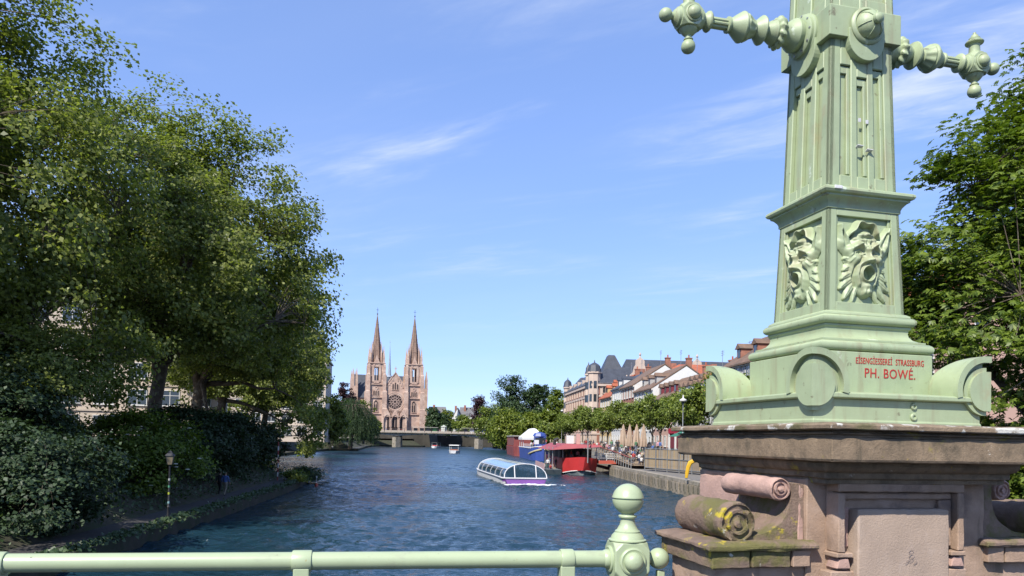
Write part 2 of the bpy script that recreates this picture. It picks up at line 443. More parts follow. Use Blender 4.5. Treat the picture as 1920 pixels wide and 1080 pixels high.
# left bank: low kerb wall, riverside path, planted bank, street above
pz = 0.72
k1 = offset(LB, 0.45); k2 = offset(LB, 2.3); k3 = offset(LB, 3.0); k4 = offset(LB, 6.8); far = [(-900,p[1]) for p in LB]
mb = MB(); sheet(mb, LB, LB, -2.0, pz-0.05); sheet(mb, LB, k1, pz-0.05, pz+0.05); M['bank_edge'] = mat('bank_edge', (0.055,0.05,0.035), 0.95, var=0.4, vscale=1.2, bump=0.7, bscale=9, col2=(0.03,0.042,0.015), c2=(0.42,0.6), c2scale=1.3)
struct('bank_edge', mb, M['bank_edge'])
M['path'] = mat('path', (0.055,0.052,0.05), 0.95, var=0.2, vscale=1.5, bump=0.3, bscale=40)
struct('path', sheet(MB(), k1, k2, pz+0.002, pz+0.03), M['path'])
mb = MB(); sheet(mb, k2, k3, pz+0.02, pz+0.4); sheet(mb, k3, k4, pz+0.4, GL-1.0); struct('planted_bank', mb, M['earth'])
struct('street_left', sheet(MB(), offset(LB,6.78), far, GL, GL+0.05), M['paving'])
# right bank: lower quay and street
q1 = offset(RBK,-0.5); q2 = offset(RBK,-7.5)
struct('lower_quay', sheet(MB(), q1, q2, 1.55, 1.60), M['paving'])
struct('street_right', sheet(MB(), q2, [(900,p[1]) for p in RBK], GR, GR+0.05), M['asphalt'])
mb = MB(); sheet(mb, q2, q2, 1.0, GR); struct('street_retaining_wall', mb, M['quay_stone'])

# quay wall: capping and vertical pile panels as pieces
qw = thing('quay_wall', 'low weathered quay wall of upright panels along the right bank', 'wall', (0,0,0))
mb = MB(); sheet(mb, offset(RBK,-0.25), offset(RBK,-0.25), -2.0, 1.5)
mb.build('backing', M['quay_stone'], qw)
mb = MB(); sheet(mb, offset(RBK,0.06), offset(RBK,0.06), 1.22, 1.56); sheet(mb, offset(RBK,0.06), offset(RBK,-0.7), 1.56, 1.58)
mb.build('coping', M['quay_stone'], qw)
def along(line, s):
    for a, b in zip(line, line[1:]):
        a, b = Vector(a), Vector(b); L = (b-a).length
        if s <= L: t = (b-a)/L; return a + t*s, t
        s -= L
    return Vector(line[-1]), Vector((0,1))
pms = [MB().box(-0.22,0.0,0.06,1.40,-1.5,1.20).mesh('pile_panel', mat('pile%d'%q, c, .95, var=.35, vscale=1.5, bump=.8, bscale=10, col2=(0.11,0.10,0.06), c2=(.5,.62), c2scale=1.4)) for q, c in enumerate(((0.30,0.25,0.18),(0.36,0.30,0.23),(0.24,0.20,0.15)))]
s = 113.0
while s < 175:
    p, t = along(RBK, s)
    o = link('pile_panel', random.choice(pms), qw, (p.x, p.y, random.uniform(-0.03,0.02)), math.atan2(t.y,t.x)-math.pi/2)
    o.scale = (1+random.uniform(-.3,.3), 1, 1)
    s += 1.5

# ------------------------------------------------------------------ the bridge we stand on
DK = EYE - 1.65
mb = MB(); mb.box(-40,40,-9,4.55,DK-0.9,DK-0.12); struct('bridge_deck', mb, M['concrete'])
struct('bridge_pavement', MB().box(-40,40,0.4,4.55,DK-0.12,DK), M['asphalt'])
struct('bridge_road', MB().box(-40,40,-9,0.38,DK-0.12,DK-0.11), M['asphalt'])

# ------------------------------------------------------------------ green railing
RA = R(9.9)
rail_o = Vector((-2.31, 3.44, EYE-0.615))     # a point on the rail axis at the left collar
rail_d = Vector((math.cos(RA), math.sin(RA), 0))
RL = 3.0                                       # along the rail from the left collar to the end post
ro = rail_o + rail_d*(RL*0) ; ro.z = DK
rl = thing('bridge_railing', 'pale green tubular bridge handrail with collars and ball-topped end post', 'railing', ro, RA)
hz = rail_o.z - DK
def along_rail(px):                            # distance along the rail seen at pixel column px
    a = (px-960)/FPX
    return (a*rail_o.y - rail_o.x) / (rail_d.x - a*rail_d.y)
s_end = along_rail(1180)
mb = MB()
mb.lathe([(0.0435,-6.0),(0.0435,s_end-0.07)], (0,0,hz), (1,0,0), 28)
mb.build('handrail', M['rail_paint'], rl, smooth=40)
mb = MB().lathe([(0.02,-6.0),(0.02,s_end-0.07)], (0,0,0.16), (1,0,0), 14)
mb.build('lower_rail', M['rail_paint'], rl, smooth=40)
cols = [along_rail(2), along_rail(574), along_rail(1067)]
pitch = cols[1]-cols[0]
cols = [cols[0]-pitch*k for k in (3,2,1)] + cols
for cxx in cols:
    w = 0.046 if cxx < cols[-1]-.01 else 0.034
    mb = MB().lathe([(0.045,-w),(0.0505,-w),(0.0525,-w+0.006),(0.0525,w-0.006),(0.0505,w),(0.045,w)], (cxx,0,hz), (1,0,0), 28)
    c = mb.build('collar', M['rail_paint'], rl, smooth=30)
    mb = MB(); mb.box(cxx-0.038,cxx+0.038,-0.042,0.042,0,hz-0.03); mb.build('post', M['rail_paint'], rl, bevel=0.006)
x = -5.9; bal = MB().lathe([(0.016,0),(0.016,0.1),(0.024,0.16),(0.016,0.22),(0.014,hz*0.6),(0.022,hz*0.66),(0.014,hz*0.72),(0.014,hz-0.03)], (0,0,0), (0,0,1), 10).mesh('baluster', M['rail_paint'], 40)
while x < s_end-0.12:
    if x < -2.6 and min(abs(x-c) for c in cols) > 0.06: link('baluster', bal, rl, (x,0,0))
    x += 0.135
# end post: faceted block with bosses, stem and split ball on top, side ball
bh = 0.093; bz = hz-0.0
ep = MB()
ch = 0.028
def chamfer_cube(mb, c, h, ch):
    bm = bmesh.new(); bmesh.ops.create_cube(bm, size=2*h)
    bmesh.ops.bevel(bm, geom=list(bm.verts), offset=ch*1.5, segments=1, affect='VERTICES')
    bm.verts.ensure_lookup_table()
    mb.add([v.co + Vector(c) for v in bm.verts], [[v.index for v in f.verts] for f in bm.faces]); bm.free()
chamfer_cube(ep, (s_end,0,bz), bh, ch)
pe = ep.build('end_post', M['rail_paint'], rl, bevel=0.005)
MB().box(s_end-0.05,s_end+0.05,-0.05,0.05,0,bz-bh+0.002).build('post_shaft', M['rail_paint'], pe, bevel=0.006)
for dx, dy in ((0,-1),(-1,0),(0,1)):
    MB().lathe([(0.070,bh-0.002),(0.070,bh+0.008),(0.062,bh+0.013),(0.056,bh+0.010),(0.050,bh+0.009),(0.050,bh+0.02),(0.046,bh+0.035),(0.036,bh+0.047),(0.02,bh+0.055),(0.002,bh+0.057)],
               (s_end,0,bz), (dx,dy,0), 32).build('boss', M['rail_paint'], pe, smooth=35)
z0 = bz+bh
MB().lathe([(0.085,z0-0.004),(0.099,z0+0.004),(0.099,z0+0.009),(0.088,z0+0.014),(0.082,z0+0.030),(0.066,z0+0.046),(0.066,z0+0.054),(0.056,z0+0.06),(0.042,z0+0.085),(0.036,z0+0.112),(0.037,z0+0.12),(0.047,z0+0.124),(0.049,z0+0.131),(0.045,z0+0.137),(0.034,z0+0.140),(0.034,z0+0.15)],
           (s_end,0,0), (0,0,1), 36).build('stem', M['rail_paint'], pe, smooth=35)
bc = z0+0.22; rb = 0.082; prof = []
for k in range(25):
    th = -math.pi/2+math.pi*k/24
    r_, t_ = rb*math.cos(th), bc+rb*math.sin(th)
    prof.append((r_, t_))
i = min(range(len(prof)), key=lambda q: abs(prof[q][1]-(bc+0.006)))
prof = [q for q in prof if abs(q[1]-(bc+0.004)) > 0.008]
j = [k for k,q in enumerate(prof) if q[1] > bc+0.004][0]
prof = prof[:j] + [(0.0815,bc-0.003),(0.075,bc-0.001),(0.075,bc+0.006),(0.0835,bc+0.008),(0.083,bc+0.013)] + prof[j:]
MB().lathe(prof, (s_end,0,0), (0,0,1), 40).build('ball_finial', M['rail_paint'], pe, smooth=35)
mb = MB().lathe([(0.034,bh-0.003),(0.028,bh+0.01),(0.026,bh+0.04)], (s_end,0,bz), (1,0,0), 20)
mb.build('side_stub', M['rail_paint'], pe, smooth=35)
MB().ball((s_end+bh+0.082,0,bz), 0.056, 30, 16).build('side_ball', M['rail_paint'], pe, smooth=60)
MB().box(s_end+0.165,s_end+0.205,-0.02,0.02,0,bz-0.06).build('side_post', M['rail_paint'], pe, bevel=0.006)

# ------------------------------------------------------------------ sandstone pedestal
A = R(13.5)
P0 = Vector((1.459, 3.4, 0))
U = Vector((math.cos(A), math.sin(A), 0)); V = Vector((-math.sin(A), math.cos(A), 0))
CU, CV = 0.605, 0.785
pc = P0 + U*CU + V*CV; pc.z = DK
pd = thing('stone_pedestal', 'weathered pink sandstone bridge pedestal with cornice, scroll wings and plain tablet', 'pedestal', pc, A)
ZE = EYE - DK
def zr(r): return ZE + r                       # height above the deck of a height given relative to the eye
def uv(u0,u1,v0,v1): return (u0-CU,u1-CU,v0-CV,v1-CV)
def roughen(o, amt=0.004, cuts=0.07, seed=0, scale=9.0, bevel=0.006):
    """cut a stone block into small faces and push them about: chipped edges, uneven planes"""
    me = o.data; bm = bmesh.new(); bm.from_mesh(me)
    if bevel: bmesh.ops.bevel(bm, geom=[e for e in bm.edges if e.is_manifold and e.calc_face_angle(0) > 0.5], offset=bevel, segments=1, affect='EDGES')
    for _ in range(5):
        es = [e for e in bm.edges if e.calc_length() > cuts]
        if not es or len(bm.faces) > 9000: break
        bmesh.ops.subdivide_edges(bm, edges=es, cuts=1, use_grid_fill=True)
    bmesh.ops.triangulate(bm, faces=[f for f in bm.faces if len(f.verts) > 4])
    bm.normal_update()
    for v in bm.verts:
        p = v.co + Vector((seed*3.1, seed*1.7, seed))
        d = mnoise.noise(p*scale) * amt + mnoise.noise(p*scale*3.3) * amt*0.5
        edge = 1.0
        if v.link_edges and max((e.calc_face_angle(0) for e in v.link_edges if e.is_manifold), default=0) > 0.5:
            edge = 1.0; d = -abs(mnoise.noise(p*scale*1.6))*amt*2.6 + d*0.3
        v.co += v.normal * d * edge
    for f in bm.faces: f.smooth = True
    bm.to_mesh(me); bm.free(); me.set_sharp_from_angle(angle=R(24)); return o
def stone(name, mb, m, amt=0.004, cuts=0.08, seed=0, bevel=0.006, parent=None):
    return roughen(mb.build(name, m, parent or pd), amt, cuts, seed, bevel=bevel)
W = 1.21; D = 1.57
# cornice: top slab, fillets, fascia, bed moulds (rings of a stepped profile)
stone('cornice_slab', MB().rect_stack([(*uv(-0.035,W+.035,-0.035,D+.035),zr(0.074)),(*uv(-0.035,W+.035,-0.035,D+.035),zr(0.104)),(*uv(0.05,W-.05,0.05,D-.05),zr(0.113))]), M['stone_slab'], 0.004, 0.06, 1)
stone('cornice_fillet', MB().rect_stack([(*uv(0.02,W-.02,0.02,D-.02),zr(0.040)),(*uv(0.02,W-.02,0.02,D-.02),zr(0.052)),(*uv(0.0,W,0.0,D),zr(0.056)),(*uv(0.0,W,0.0,D),zr(0.064)),(*uv(0.03,W-.03,0.03,D-.03),zr(0.066)),(*uv(0.03,W-.03,0.03,D-.03),zr(0.076))]), M['stone_dark'], 0.003, 0.07, 2, bevel=0.003)
stone('cornice_fascia', MB().rect_stack([(*uv(0.012,W-.012,0.012,D-.012),zr(-0.074)),(*uv(0,W,0,D),zr(-0.066)),(*uv(0,W,0,D),zr(0.042))]), M['stone_dark'], 0.0025, 0.06, 3)
stone('bed_mould', MB().rect_stack([(*uv(0.11,W-.03,0.20,D-.12),zr(-0.185)),(*uv(0.11,W-.03,0.20,D-.12),zr(-0.160)),(*uv(0.095,W-.02,0.175,D-.11),zr(-0.158)),(*uv(0.095,W-.02,0.175,D-.11),zr(-0.128)),(*uv(0.075,W-.02,0.145,D-.09),zr(-0.122)),(*uv(0.06,W-.02,0.12,D-.08),zr(-0.100)),(*uv(0.058,W-.02,0.118,D-.08),zr(-0.073))]), M['stone_dark'], 0.003, 0.08, 4, bevel=0.004)
# main body and the projecting bay with its frame and tablet
stone('body', MB().rect_stack([(*uv(0.09,1.165,0.31,D-.14),zr(-1.65)),(*uv(0.09,1.165,0.31,D-.14),zr(-0.165))]), M['sandstone'], 0.004, 0.09, 5)
stone('corner_pier', MB().rect_stack([(*uv(0.055,0.092,0.33,D-.2),zr(-0.5)),(*uv(0.06,0.092,0.33,D-.2),zr(-0.19))]), M['stone_pink'], 0.006, 0.07, 25)
f0, f1 = 0.19, 0.93
stone('bay_back', MB().box(*uv(f0+.01,f1-.01,0.262,0.32),zr(-1.65),zr(-0.185)), M['sandstone'], 0.002, 0.12, 6)
stone('frame_lintel', MB().box(*uv(f0,f1,0.20,0.30),zr(-0.225),zr(-0.18)), M['sandstone'], 0.004, 0.06, 7)
stone('frame_stile', MB().box(*uv(f0,f0+.042,0.20,0.30),zr(-0.52),zr(-0.226)), M['sandstone'], 0.004, 0.06, 8)
stone('frame_stile', MB().box(*uv(f1-.042,f1,0.20,0.30),zr(-0.52),zr(-0.226)), M['sandstone'], 0.004, 0.06, 9)
stone('inner_frame', MB().box(*uv(f0+.044,f1-.046,0.236,0.30),zr(-0.262),zr(-0.228)), M['sandstone'], 0.003, 0.07, 10)
stone('inner_frame', MB().box(*uv(f1-.125,f1-.046,0.236,0.30),zr(-0.50),zr(-0.2625)), M['sandstone'], 0.003, 0.07, 11)
stone('tablet', MB().box(*uv(f0+.10,f1-.105,0.185,0.30),zr(-1.6),zr(-0.305)), M['tablet'], 0.003, 0.045, 12, bevel=0.008)
stone('tablet_reveal', MB().box(*uv(f0+.045,f0+.10,0.25,0.30),zr(-0.5),zr(-0.30)), M['stone_pink'], 0.003, 0.07, 13)
for k, u in enumerate((f0-.01, f1-.085)):
    stone('frame_foot', MB().box(*uv(u,u+.095,0.196,0.30),zr(-0.545),zr(-0.517)), M['sandstone'], 0.003, 0.05, 14+k)
    mb = MB().prism([(u-CU+.005,zr(-0.60)),(u-CU+.09,zr(-0.60)),(u-CU+.075,zr(-0.546)),(u-CU+.02,zr(-0.546))], 0.205-CV, 0.30-CV, 'y')
    stone('drop_ornament', mb, M['stone_pink'], 0.004, 0.04, 16+k)
stone('plinth_course', MB().box(*uv(f0-.03,f1+.03,0.215,0.31),zr(-1.65),zr(-0.61)), M['sandstone'], 0.004, 0.09, 30)
# wings with ledge and scroll console, left and right
def wing(side):
    mir = (lambda u: u) if side < 0 else (lambda u: 2*0.628-u)
    def X(a,b): return tuple(sorted((mir(a)-CU, mir(b)-CU)))
    v0, v1 = 0.25, 0.88
    wl_ = stone('wing_ledge', MB().rect_stack([(*X(-0.455,0.13),v0+.012-CV,v1-.012-CV,zr(-0.513)),(*X(-0.475,0.13),v0-CV,v1-CV,zr(-0.508)),(*X(-0.475,0.13),v0-CV,v1-CV,zr(-0.482)),(*X(-0.40,0.13),v0+.05-CV,v1-.05-CV,zr(-0.468))]), M['stone_moss'], 0.006, 0.05, 18+side)
    for q, (ua, ub) in enumerate(((-0.44,-0.232),(-0.226,-0.012),(-0.006,0.10))): stone('wing_block', MB().box(*X(ua,ub),v0+.028-CV,v1-.03-CV,zr(-0.60),zr(-0.510)), M['stone_moss'] if (side<0 and q<2) else M['sandstone'], 0.005, 0.05, 20+side+q*7)
    stone('wing_base', MB().box(*X(-0.40,0.12),v0+.075-CV,v1-.08-CV,zr(-1.65),zr(-0.598)), M['sandstone'], 0.005, 0.09, 22+side)
    # console: concave web between the big lower and the small upper volute, extruded along v
    big = (-0.285,-0.380,0.100); small = (-0.045,-0.218,0.056)
    pts = []
    for k in range(13):
        t = k/12
        a, b, c, d = Vector((0.02,-0.19)), Vector((0.035,-0.40)), Vector((-0.09,-0.455)), Vector((-0.29,-0.455))
        q = a*(1-t)**3 + b*3*t*(1-t)**2 + c*3*t*t*(1-t) + d*t**3
        pts.append((q.x, q.y))
    pts = pts[::-1] + [(0.13,-0.19),(0.13,-0.47),(-0.29,-0.47)]
    poly = [(mir(p[0])-CU, zr(p[1])) for p in pts]
    stone('console', MB().prism(poly, v0+.085-CV, v1-.06-CV, 'y'), M['stone_moss'], 0.003, 0.07, 24+side, bevel=0.0)
    for (u,z,r), nm, mt, vv0 in ((big,'lower_volute',M['stone_moss'],v0+.055), (small,'upper_volute',M['stone_pink'],v0+.07)):
        prof = [(r*0.02,0),(r*0.26,0.0),(r*0.28,0.012),(r*0.42,0.013),(r*0.45,0.004),(r*0.62,0.004),(r*0.66,0.018),(r*0.80,0.018),(r*0.84,0.006),(r*0.97,0.008),(r,0.02)]
        L = v1-.06-vv0
        prof += [(r*(1+0.02*math.sin(k*2.1)),0.02+(L-0.03)*k/14) for k in range(1,15)] + [(r*0.9,L),(r*0.02,L)]
        vo = stone(nm, MB().lathe(prof, (mir(u)-CU, vv0-CV, zr(z)), (0,1,0), 30), mt, 0.011 if nm == 'lower_volute' else 0.006, 0.05, 26+side, bevel=0.0)
        if side > 0 and nm == 'lower_volute':
            stone('volute_eye', MB().lathe([(r*0.3,-0.03),(r*0.36,0),(r*0.36,0.03)], (mir(u)-CU, vv0-CV, zr(z)), (0,1,0), 18), M['stone_pink'], 0.003, 0.05, 3, bevel=0.0, parent=vo)
wing(-1); wing(1)
# faint scribbles on the tablet
M['scribble'] = mat('scribble', (0.22,0.175,0.165), 0.9)
for k, (x0, z0, r0) in enumerate(((0.03,-0.515,.012),(0.035,-0.535,.014),(0.03,-0.556,.012),(0.005,-0.565,.010),(0.055,-0.57,.011))):
    pts = [(x0+r0*math.cos(a)*(1+.3*math.sin(2*a+k)), 0.1802-CV, zr(z0)+r0*.8*math.sin(a+.3*k)) for a in [5.2*i/10+k for i in range(11)]]
    MB().tube([(q[0]-.045,q[1],q[2]) for q in pts], .0009, 4).build('scribble', M['scribble'], pd)
# ------------------------------------------------------------------ cast-iron lamp pillar
GP = M['green_paint']
LC = Vector((1.863, 4.303, 0)); LB0 = 0.1135
lp = thing('lamp_pillar', 'ornate pale green cast-iron lamp pillar with grotesque masks on the stone pedestal', 'lamp pillar', (LC.x, LC.y, EYE+LB0), A)
def zl(r): return r - LB0
def rot4(p, k):
    x, y, z = p
    for _ in range(k % 4): x, y = y, -x        # face 0 looks to -y, face 1 to -x
    return (x, y, z)
class FaceMB(MB):
    """geometry given for face 0 and turned to face k"""
    def __init__(s, k): super().__init__(); s.k = k
    def add(s, vs, fs): return super().add([rot4(tuple(p), s.k) for p in vs], fs)
# plinth, ledge, letter block
MB().stack([(0.505,zl(0.1136)),(0.505,zl(0.130)),(0.5,zl(0.134)),(0.5,zl(0.238))]).build('plinth', GP, lp, bevel=0.005)
MB().stack([(0.503,zl(0.2385)),(0.532,zl(0.244)),(0.532,zl(0.266)),(0.515,zl(0.272)),(0.34,zl(0.29))]).build('ledge', GP, lp, bevel=0.004)
MB().stack([(0.345,zl(0.28)),(0.345,zl(0.502))]).build('letter_block', GP, lp, bevel=0.004)
# corner scrolls: quarter vaults that wrap each corner, with rim and stepped half discs on both faces
ZC, RO = 0.302, 0.186
def corner(k):
    pr = []
    n = 16
    hb = 0.507
    def wdt(z): return math.sqrt(max(RO*RO-(z-ZC)**2, 0)) if z > ZC else RO
    levels = [ZC-0.035] + [ZC + RO*math.sin(math.pi/2*i/n) for i in range(n+1)]
    rings = []
    for z in levels:
        w = max(wdt(z), 0.012)
        rings.append([rot4(p, k) for p in ((-hb,-hb,zl(z)),(-hb+w,-hb,zl(z)),(-hb+w,-hb+w,zl(z)),(-hb,-hb+w,zl(z)))])
    o = MB().rings(rings).build('corner_scroll', GP, lp, smooth=30)
    def fan(name, r0, r1, dep0, dep1, a0, a1, face_flip):
        """ring sector r0..r1 on the face next to the corner, standing out from dep0 to dep1"""
        m = FaceMB(k) ; nn = 22
        ins, outs = [], []
        for i in range(nn+1):
            a = a0+(a1-a0)*i/nn
            ins.append((r0*math.cos(a), ZC+r0*math.sin(a))); outs.append((r1*math.cos(a), ZC+r1*math.sin(a)))
        def P(q, dep):
            d_, z = q; d_ = max(d_, 0)
            if not face_flip: return (-hb-dep + d_ + (dep if d_ > 1e-6 else 0), -hb-dep, zl(z))
            return (-hb-dep, -hb-dep + d_ + (dep if d_ > 1e-6 else 0), zl(z))
        for i in range(nn):
            m.hexa([P(ins[i],dep0),P(outs[i],dep0),P(outs[i+1],dep0),P(ins[i+1],dep0),P(ins[i],dep1),P(outs[i],dep1),P(outs[i+1],dep1),P(ins[i+1],dep1)])
        return m
    for fl in (False, True):
        fan('rim', 0.152, RO-0.001, -0.004, 0.030, R(-12), R(90), fl).build('scroll_rim', GP, o, smooth=30)
        fan('disc', 0.0, 0.126, -0.004, 0.013, R(-90), R(90), fl).build('disc_step', GP, o, smooth=30)
        fan('disc', 0.0, 0.104, 0.012, 0.028, R(-90), R(90), fl).build('corner_disc', GP, o, smooth=30)
for k in range(4): corner(k)
# base mouldings
def torus(h, z0, z1, b=0.03, n=8):
    zc_, hz_ = (z0+z1)/2, (z1-z0)/2
    return [(h - b + b*math.cos(t), zl(zc_+hz_*math.sin(t))) for t in [(-math.pi/2+math.pi*i/n) for i in range(n+1)]]
MB().stack([(0.30,zl(0.5022))]+torus(0.352,0.503,0.562,0.032)+[(0.31,zl(0.5625))]).build('base_torus', GP, lp, smooth=45)
MB().stack([(0.322,zl(0.5627)),(0.322,zl(0.572)),(0.300,zl(0.576)),(0.278,zl(0.588)),(0.264,zl(0.606)),(0.260,zl(0.624)),(0.262,zl(0.640)),(0.271,zl(0.650)),(0.271,zl(0.659))]).build('base_scotia', GP, lp, smooth=30)
MB().stack([(0.25,zl(0.6592))]+torus(0.292,0.66,0.712,0.027)+[(0.27,zl(0.7125)),(0.268,zl(0.722)),(0.25,zl(0.734))]).build('upper_torus', GP, lp, smooth=45)
# mask block: tapered core and frames
ZM0, ZM1 = 0.730, 1.300
def hm(z): return 0.247 + (0.226-0.247)*(z-ZM0)/(ZM1-ZM0)
MB().stack([(hm(ZM0)-0.022,zl(ZM0)),(hm(ZM1)-0.022,zl(ZM1))]).build('mask_block', GP, lp)
def strip(m, s0b, s1b, s0t, s1t, z0, z1, hf, d0, d1):
    """tapered slab on face 0: s in units of the half width, standing between depths d0 and d1 below/above the face"""
    def P(s, z, d): h = hf(z); return (s*h, -(h+d), zl(z))
    m.hexa([P(s0b,z0,d0),P(s1b,z0,d0),P(s1b,z0,d1),P(s0b,z0,d1),P(s0t,z1,d0),P(s1t,z1,d0),P(s1t,z1,d1),P(s0t,z1,d1)])
for k in range(4):
    m = FaceMB(k); e = 0.76
    strip(m,-1,-e,-1,-e,ZM0,ZM1,hm,-0.022,0); strip(m,e,1,e,1,ZM0,ZM1,hm,-0.022,0)
    strip(m,-e,e,-e,e,ZM0,0.785,hm,-0.022,0.0); strip(m,-e,e,-e,e,1.262,ZM1,hm,-0.022,0.0)
    m.build('mask_frame', GP, lp, bevel=0.003)
    m = FaceMB(k); i = 0.70
    strip(m,-e+.001,-i,-e+.001,-i,0.786,1.261,hm,-0.022,-0.010); strip(m,i,e-.001,i,e-.001,0.786,1.261,hm,-0.022,-0.010)
    m.build('inner_moulding', GP, lp, bevel=0.003)
# grotesque mask relief as a sculpted height field
def mask_mesh():
    nx, ny = 150, 190
    xs = np.linspace(-1,1,nx); ys = np.linspace(-1.02,1.02,ny)
    X, Y = np.meshgrid(xs/1.13, ys/1.03)
    def g(cx, cy, sx, sy, rot=0.0):
        c, s_ = math.cos(rot), math.sin(rot); dx, dy = X-cx, Y-cy
        a, b = (dx*c+dy*s_)/sx, (-dx*s_+dy*c)/sy
        return np.exp(-(a*a+b*b))
    def seg(x0,y0,x1,y1,w):
        L2 = (x1-x0)**2+(y1-y0)**2; t = np.clip(((X-x0)*(x1-x0)+(Y-y0)*(y1-y0))/L2,0,1)
        d2 = (X-x0-t*(x1-x0))**2+(Y-y0-t*(y1-y0))**2; return np.exp(-d2/(w*w))
    def tseg(x0,y0,x1,y1,w0,w1):
        L2 = (x1-x0)**2+(y1-y0)**2; t = np.clip(((X-x0)*(x1-x0)+(Y-y0)*(y1-y0))/L2,0,1)
        d2 = (X-x0-t*(x1-x0))**2+(Y-y0-t*(y1-y0))**2; w = w0+(w1-w0)*t; return np.exp(-d2/(w*w))
    def dome(cx,cy,rx,ry,p=0.5):
        q = 1-((X-cx)/rx)**2-((Y-cy)/ry)**2; return np.clip(q,0,None)**p
    def poly(pts, w):
        out = np.zeros_like(X)
        for a, b in zip(pts, pts[1:]): out = np.maximum(out, seg(*a,*b,w))
        return out
    H = 0.46*dome(0,-0.05,0.58,0.80,0.5)
    # fan of leaf lobes (hair and beard) behind the jaw on both sides
    for sgn in (-1,1):
        for (x0,y0,x1,y1,w) in ((.46,-.04,.64,.06,.09),(.46,-.18,.72,-.20,.09),(.44,-.32,.76,-.40,.095),(.40,-.44,.76,-.62,.10),(.32,-.5,.66,-.84,.11),(.24,-.56,.42,-.90,.08)):
            bx, by = x1+0.05*math.sin(7*y1), y1-0.05
            L = np.maximum(tseg(sgn*x0,y0,sgn*(x0+bx)/2,(y0+by)/2+.02,w*.9,w*1.05), tseg(sgn*(x0+bx)/2,(y0+by)/2+.02,sgn*bx,by,w*1.05,w*.35))
            ve = tseg(sgn*x0,y0,sgn*bx,by,w*0.16,w*.10)
            H = np.maximum(H, 0.23*np.clip(L-0.12,0,None)**0.75 - 0.04*ve*(L>0.3))
        # tall pointed ear with a hollow
        ear = np.maximum(tseg(sgn*.50,.16,sgn*.66,.40,.13,.19), tseg(sgn*.66,.40,sgn*.80,.76,.19,.045))
        H = np.maximum(H, 0.46*np.clip(ear-0.15,0,None)**0.7)
        H -= 0.26*tseg(sgn*.60,.32,sgn*.74,.62,.085,.03)
        # brow: heavy knitted ridge sweeping up and out
        H += 0.22*seg(sgn*.06,.21,sgn*.26,.33,.06) + 0.20*seg(sgn*.26,.33,sgn*.46,.24,.065)
        H += 0.10*seg(sgn*.08,.42,sgn*.36,.47,.04) + 0.08*seg(sgn*.05,.28,sgn*.07,.44,.028)
        # socket, lids, ball
        H -= 0.26*g(sgn*.235,.155,.135,.07)
        H += 0.17*g(sgn*.235,.150,.075,.05) + 0.09*poly([(sgn*.12,.12),(sgn*.235,.205),(sgn*.37,.15)],.02) + 0.07*poly([(sgn*.12,.115),(sgn*.235,.085),(sgn*.36,.12)],.02)
        H -= 0.10*g(sgn*.235,.15,.024,.024)
        # cheek bone and the deep fold from nostril to chin
        H += 0.20*g(sgn*.37,-.01,.13,.10)
        H += 0.13*poly([(sgn*.12,-.03),(sgn*.27,-.15),(sgn*.32,-.36),(sgn*.25,-.56)],.05)
        H -= 0.16*poly([(sgn*.16,.02),(sgn*.36,-.15),(sgn*.42,-.38),(sgn*.35,-.60)],.032)
        H += 0.20*g(sgn*.115,-.075,.06,.05)
        H -= 0.12*g(sgn*.055,-.115,.025,.02)
        H += 0.09*seg(sgn*.42,.13,sgn*.52,.05,.03)+0.08*seg(sgn*.43,.04,sgn*.52,-.06,.03)
    H += 0.30*tseg(0,.22,0,-.04,.06,.09) + 0.26*g(0,-.06,.095,.075)
    H -= 0.12*seg(-.07,.245,.07,.245,.025)
    # open shouting mouth with lips, tongue, upper teeth shadow
    e = (X/0.185)**2+((Y+0.335)/0.150)**2
    H += 0.17*np.exp(-((np.sqrt(e)-1.13)/0.17)**2)
    H = np.where(e < 1.0, 0.06 - 0.20*(1-e), H)
    H += 0.20*g(0,-.445,.11,.06)*(e < 1.0)
    # chin and curled beard
    H += 0.20*g(0,-.61,.13,.07) + 0.24*g(-.06,-.76,.085,.085) + 0.24*g(.07,-.75,.085,.085)
    H += 0.05*np.sin(X*55+np.sin(Y*14)*1.2)*g(0,-.76,.16,.09)
    # frilled hood with a knot on the forehead
    th = np.arctan2(Y-0.36, X); rr = np.hypot(X*0.98, (Y-0.36)*1.02)
    wav = 0.50+0.035*np.sin(th*7+.6)
    hood = np.exp(-((rr-wav)/0.055)**2)*np.clip((Y-0.42)*5,0,1)
    H = np.maximum(H, 0.50*np.clip(hood-0.08,0,None)**0.8)
    inn = np.clip((wav-0.06-rr)*14,0,1)*np.clip((Y-0.56)*7,0,1)
    H -= 0.24*inn
    H += 0.34*g(.02,.60,.10,.075) + 0.16*g(-.17,.56,.09,.045) + 0.16*g(.19,.56,.09,.045) - 0.12*g(.02,.60,.035,.03)
    H += 0.05*np.sin(Y*60+np.abs(X)*10)*g(0,.47,.28,.05)
    H += 0.008*np.sin(X*37+Y*19)*np.sin(Y*29-X*11)
    ext = H > 0.055
    Hf = np.clip(H,-0.12,None)*0.100
    vs = [(x_*0.168*1.13, -(h_), y_*0.236*1.03) for x_, y_, h_ in zip(X.ravel(), Y.ravel(), Hf.ravel())]
    fs = []
    E = ext | (np.hypot(X/0.5,(Y)/0.7) < 1)
    for j in range(ny-1):
        for i_ in range(nx-1):
            if E[j,i_] or E[j,i_+1] or E[j+1,i_] or E[j+1,i_+1]:
                a = j*nx+i_; fs.append((a,a+1,a+nx+1,a+nx))
    m = MB(); m.add(vs, fs)
    me = m.mesh('grotesque_mask', GP, None, recalc=False)
    bm = bmesh.new(); bm.from_mesh(me)
    bmesh.ops.delete(bm, geom=[v for v in bm.verts if not v.link_faces], context='VERTS')
    # rim walls back to the panel so that the relief has a body
    be = [e_ for e_ in bm.edges if e_.is_boundary]
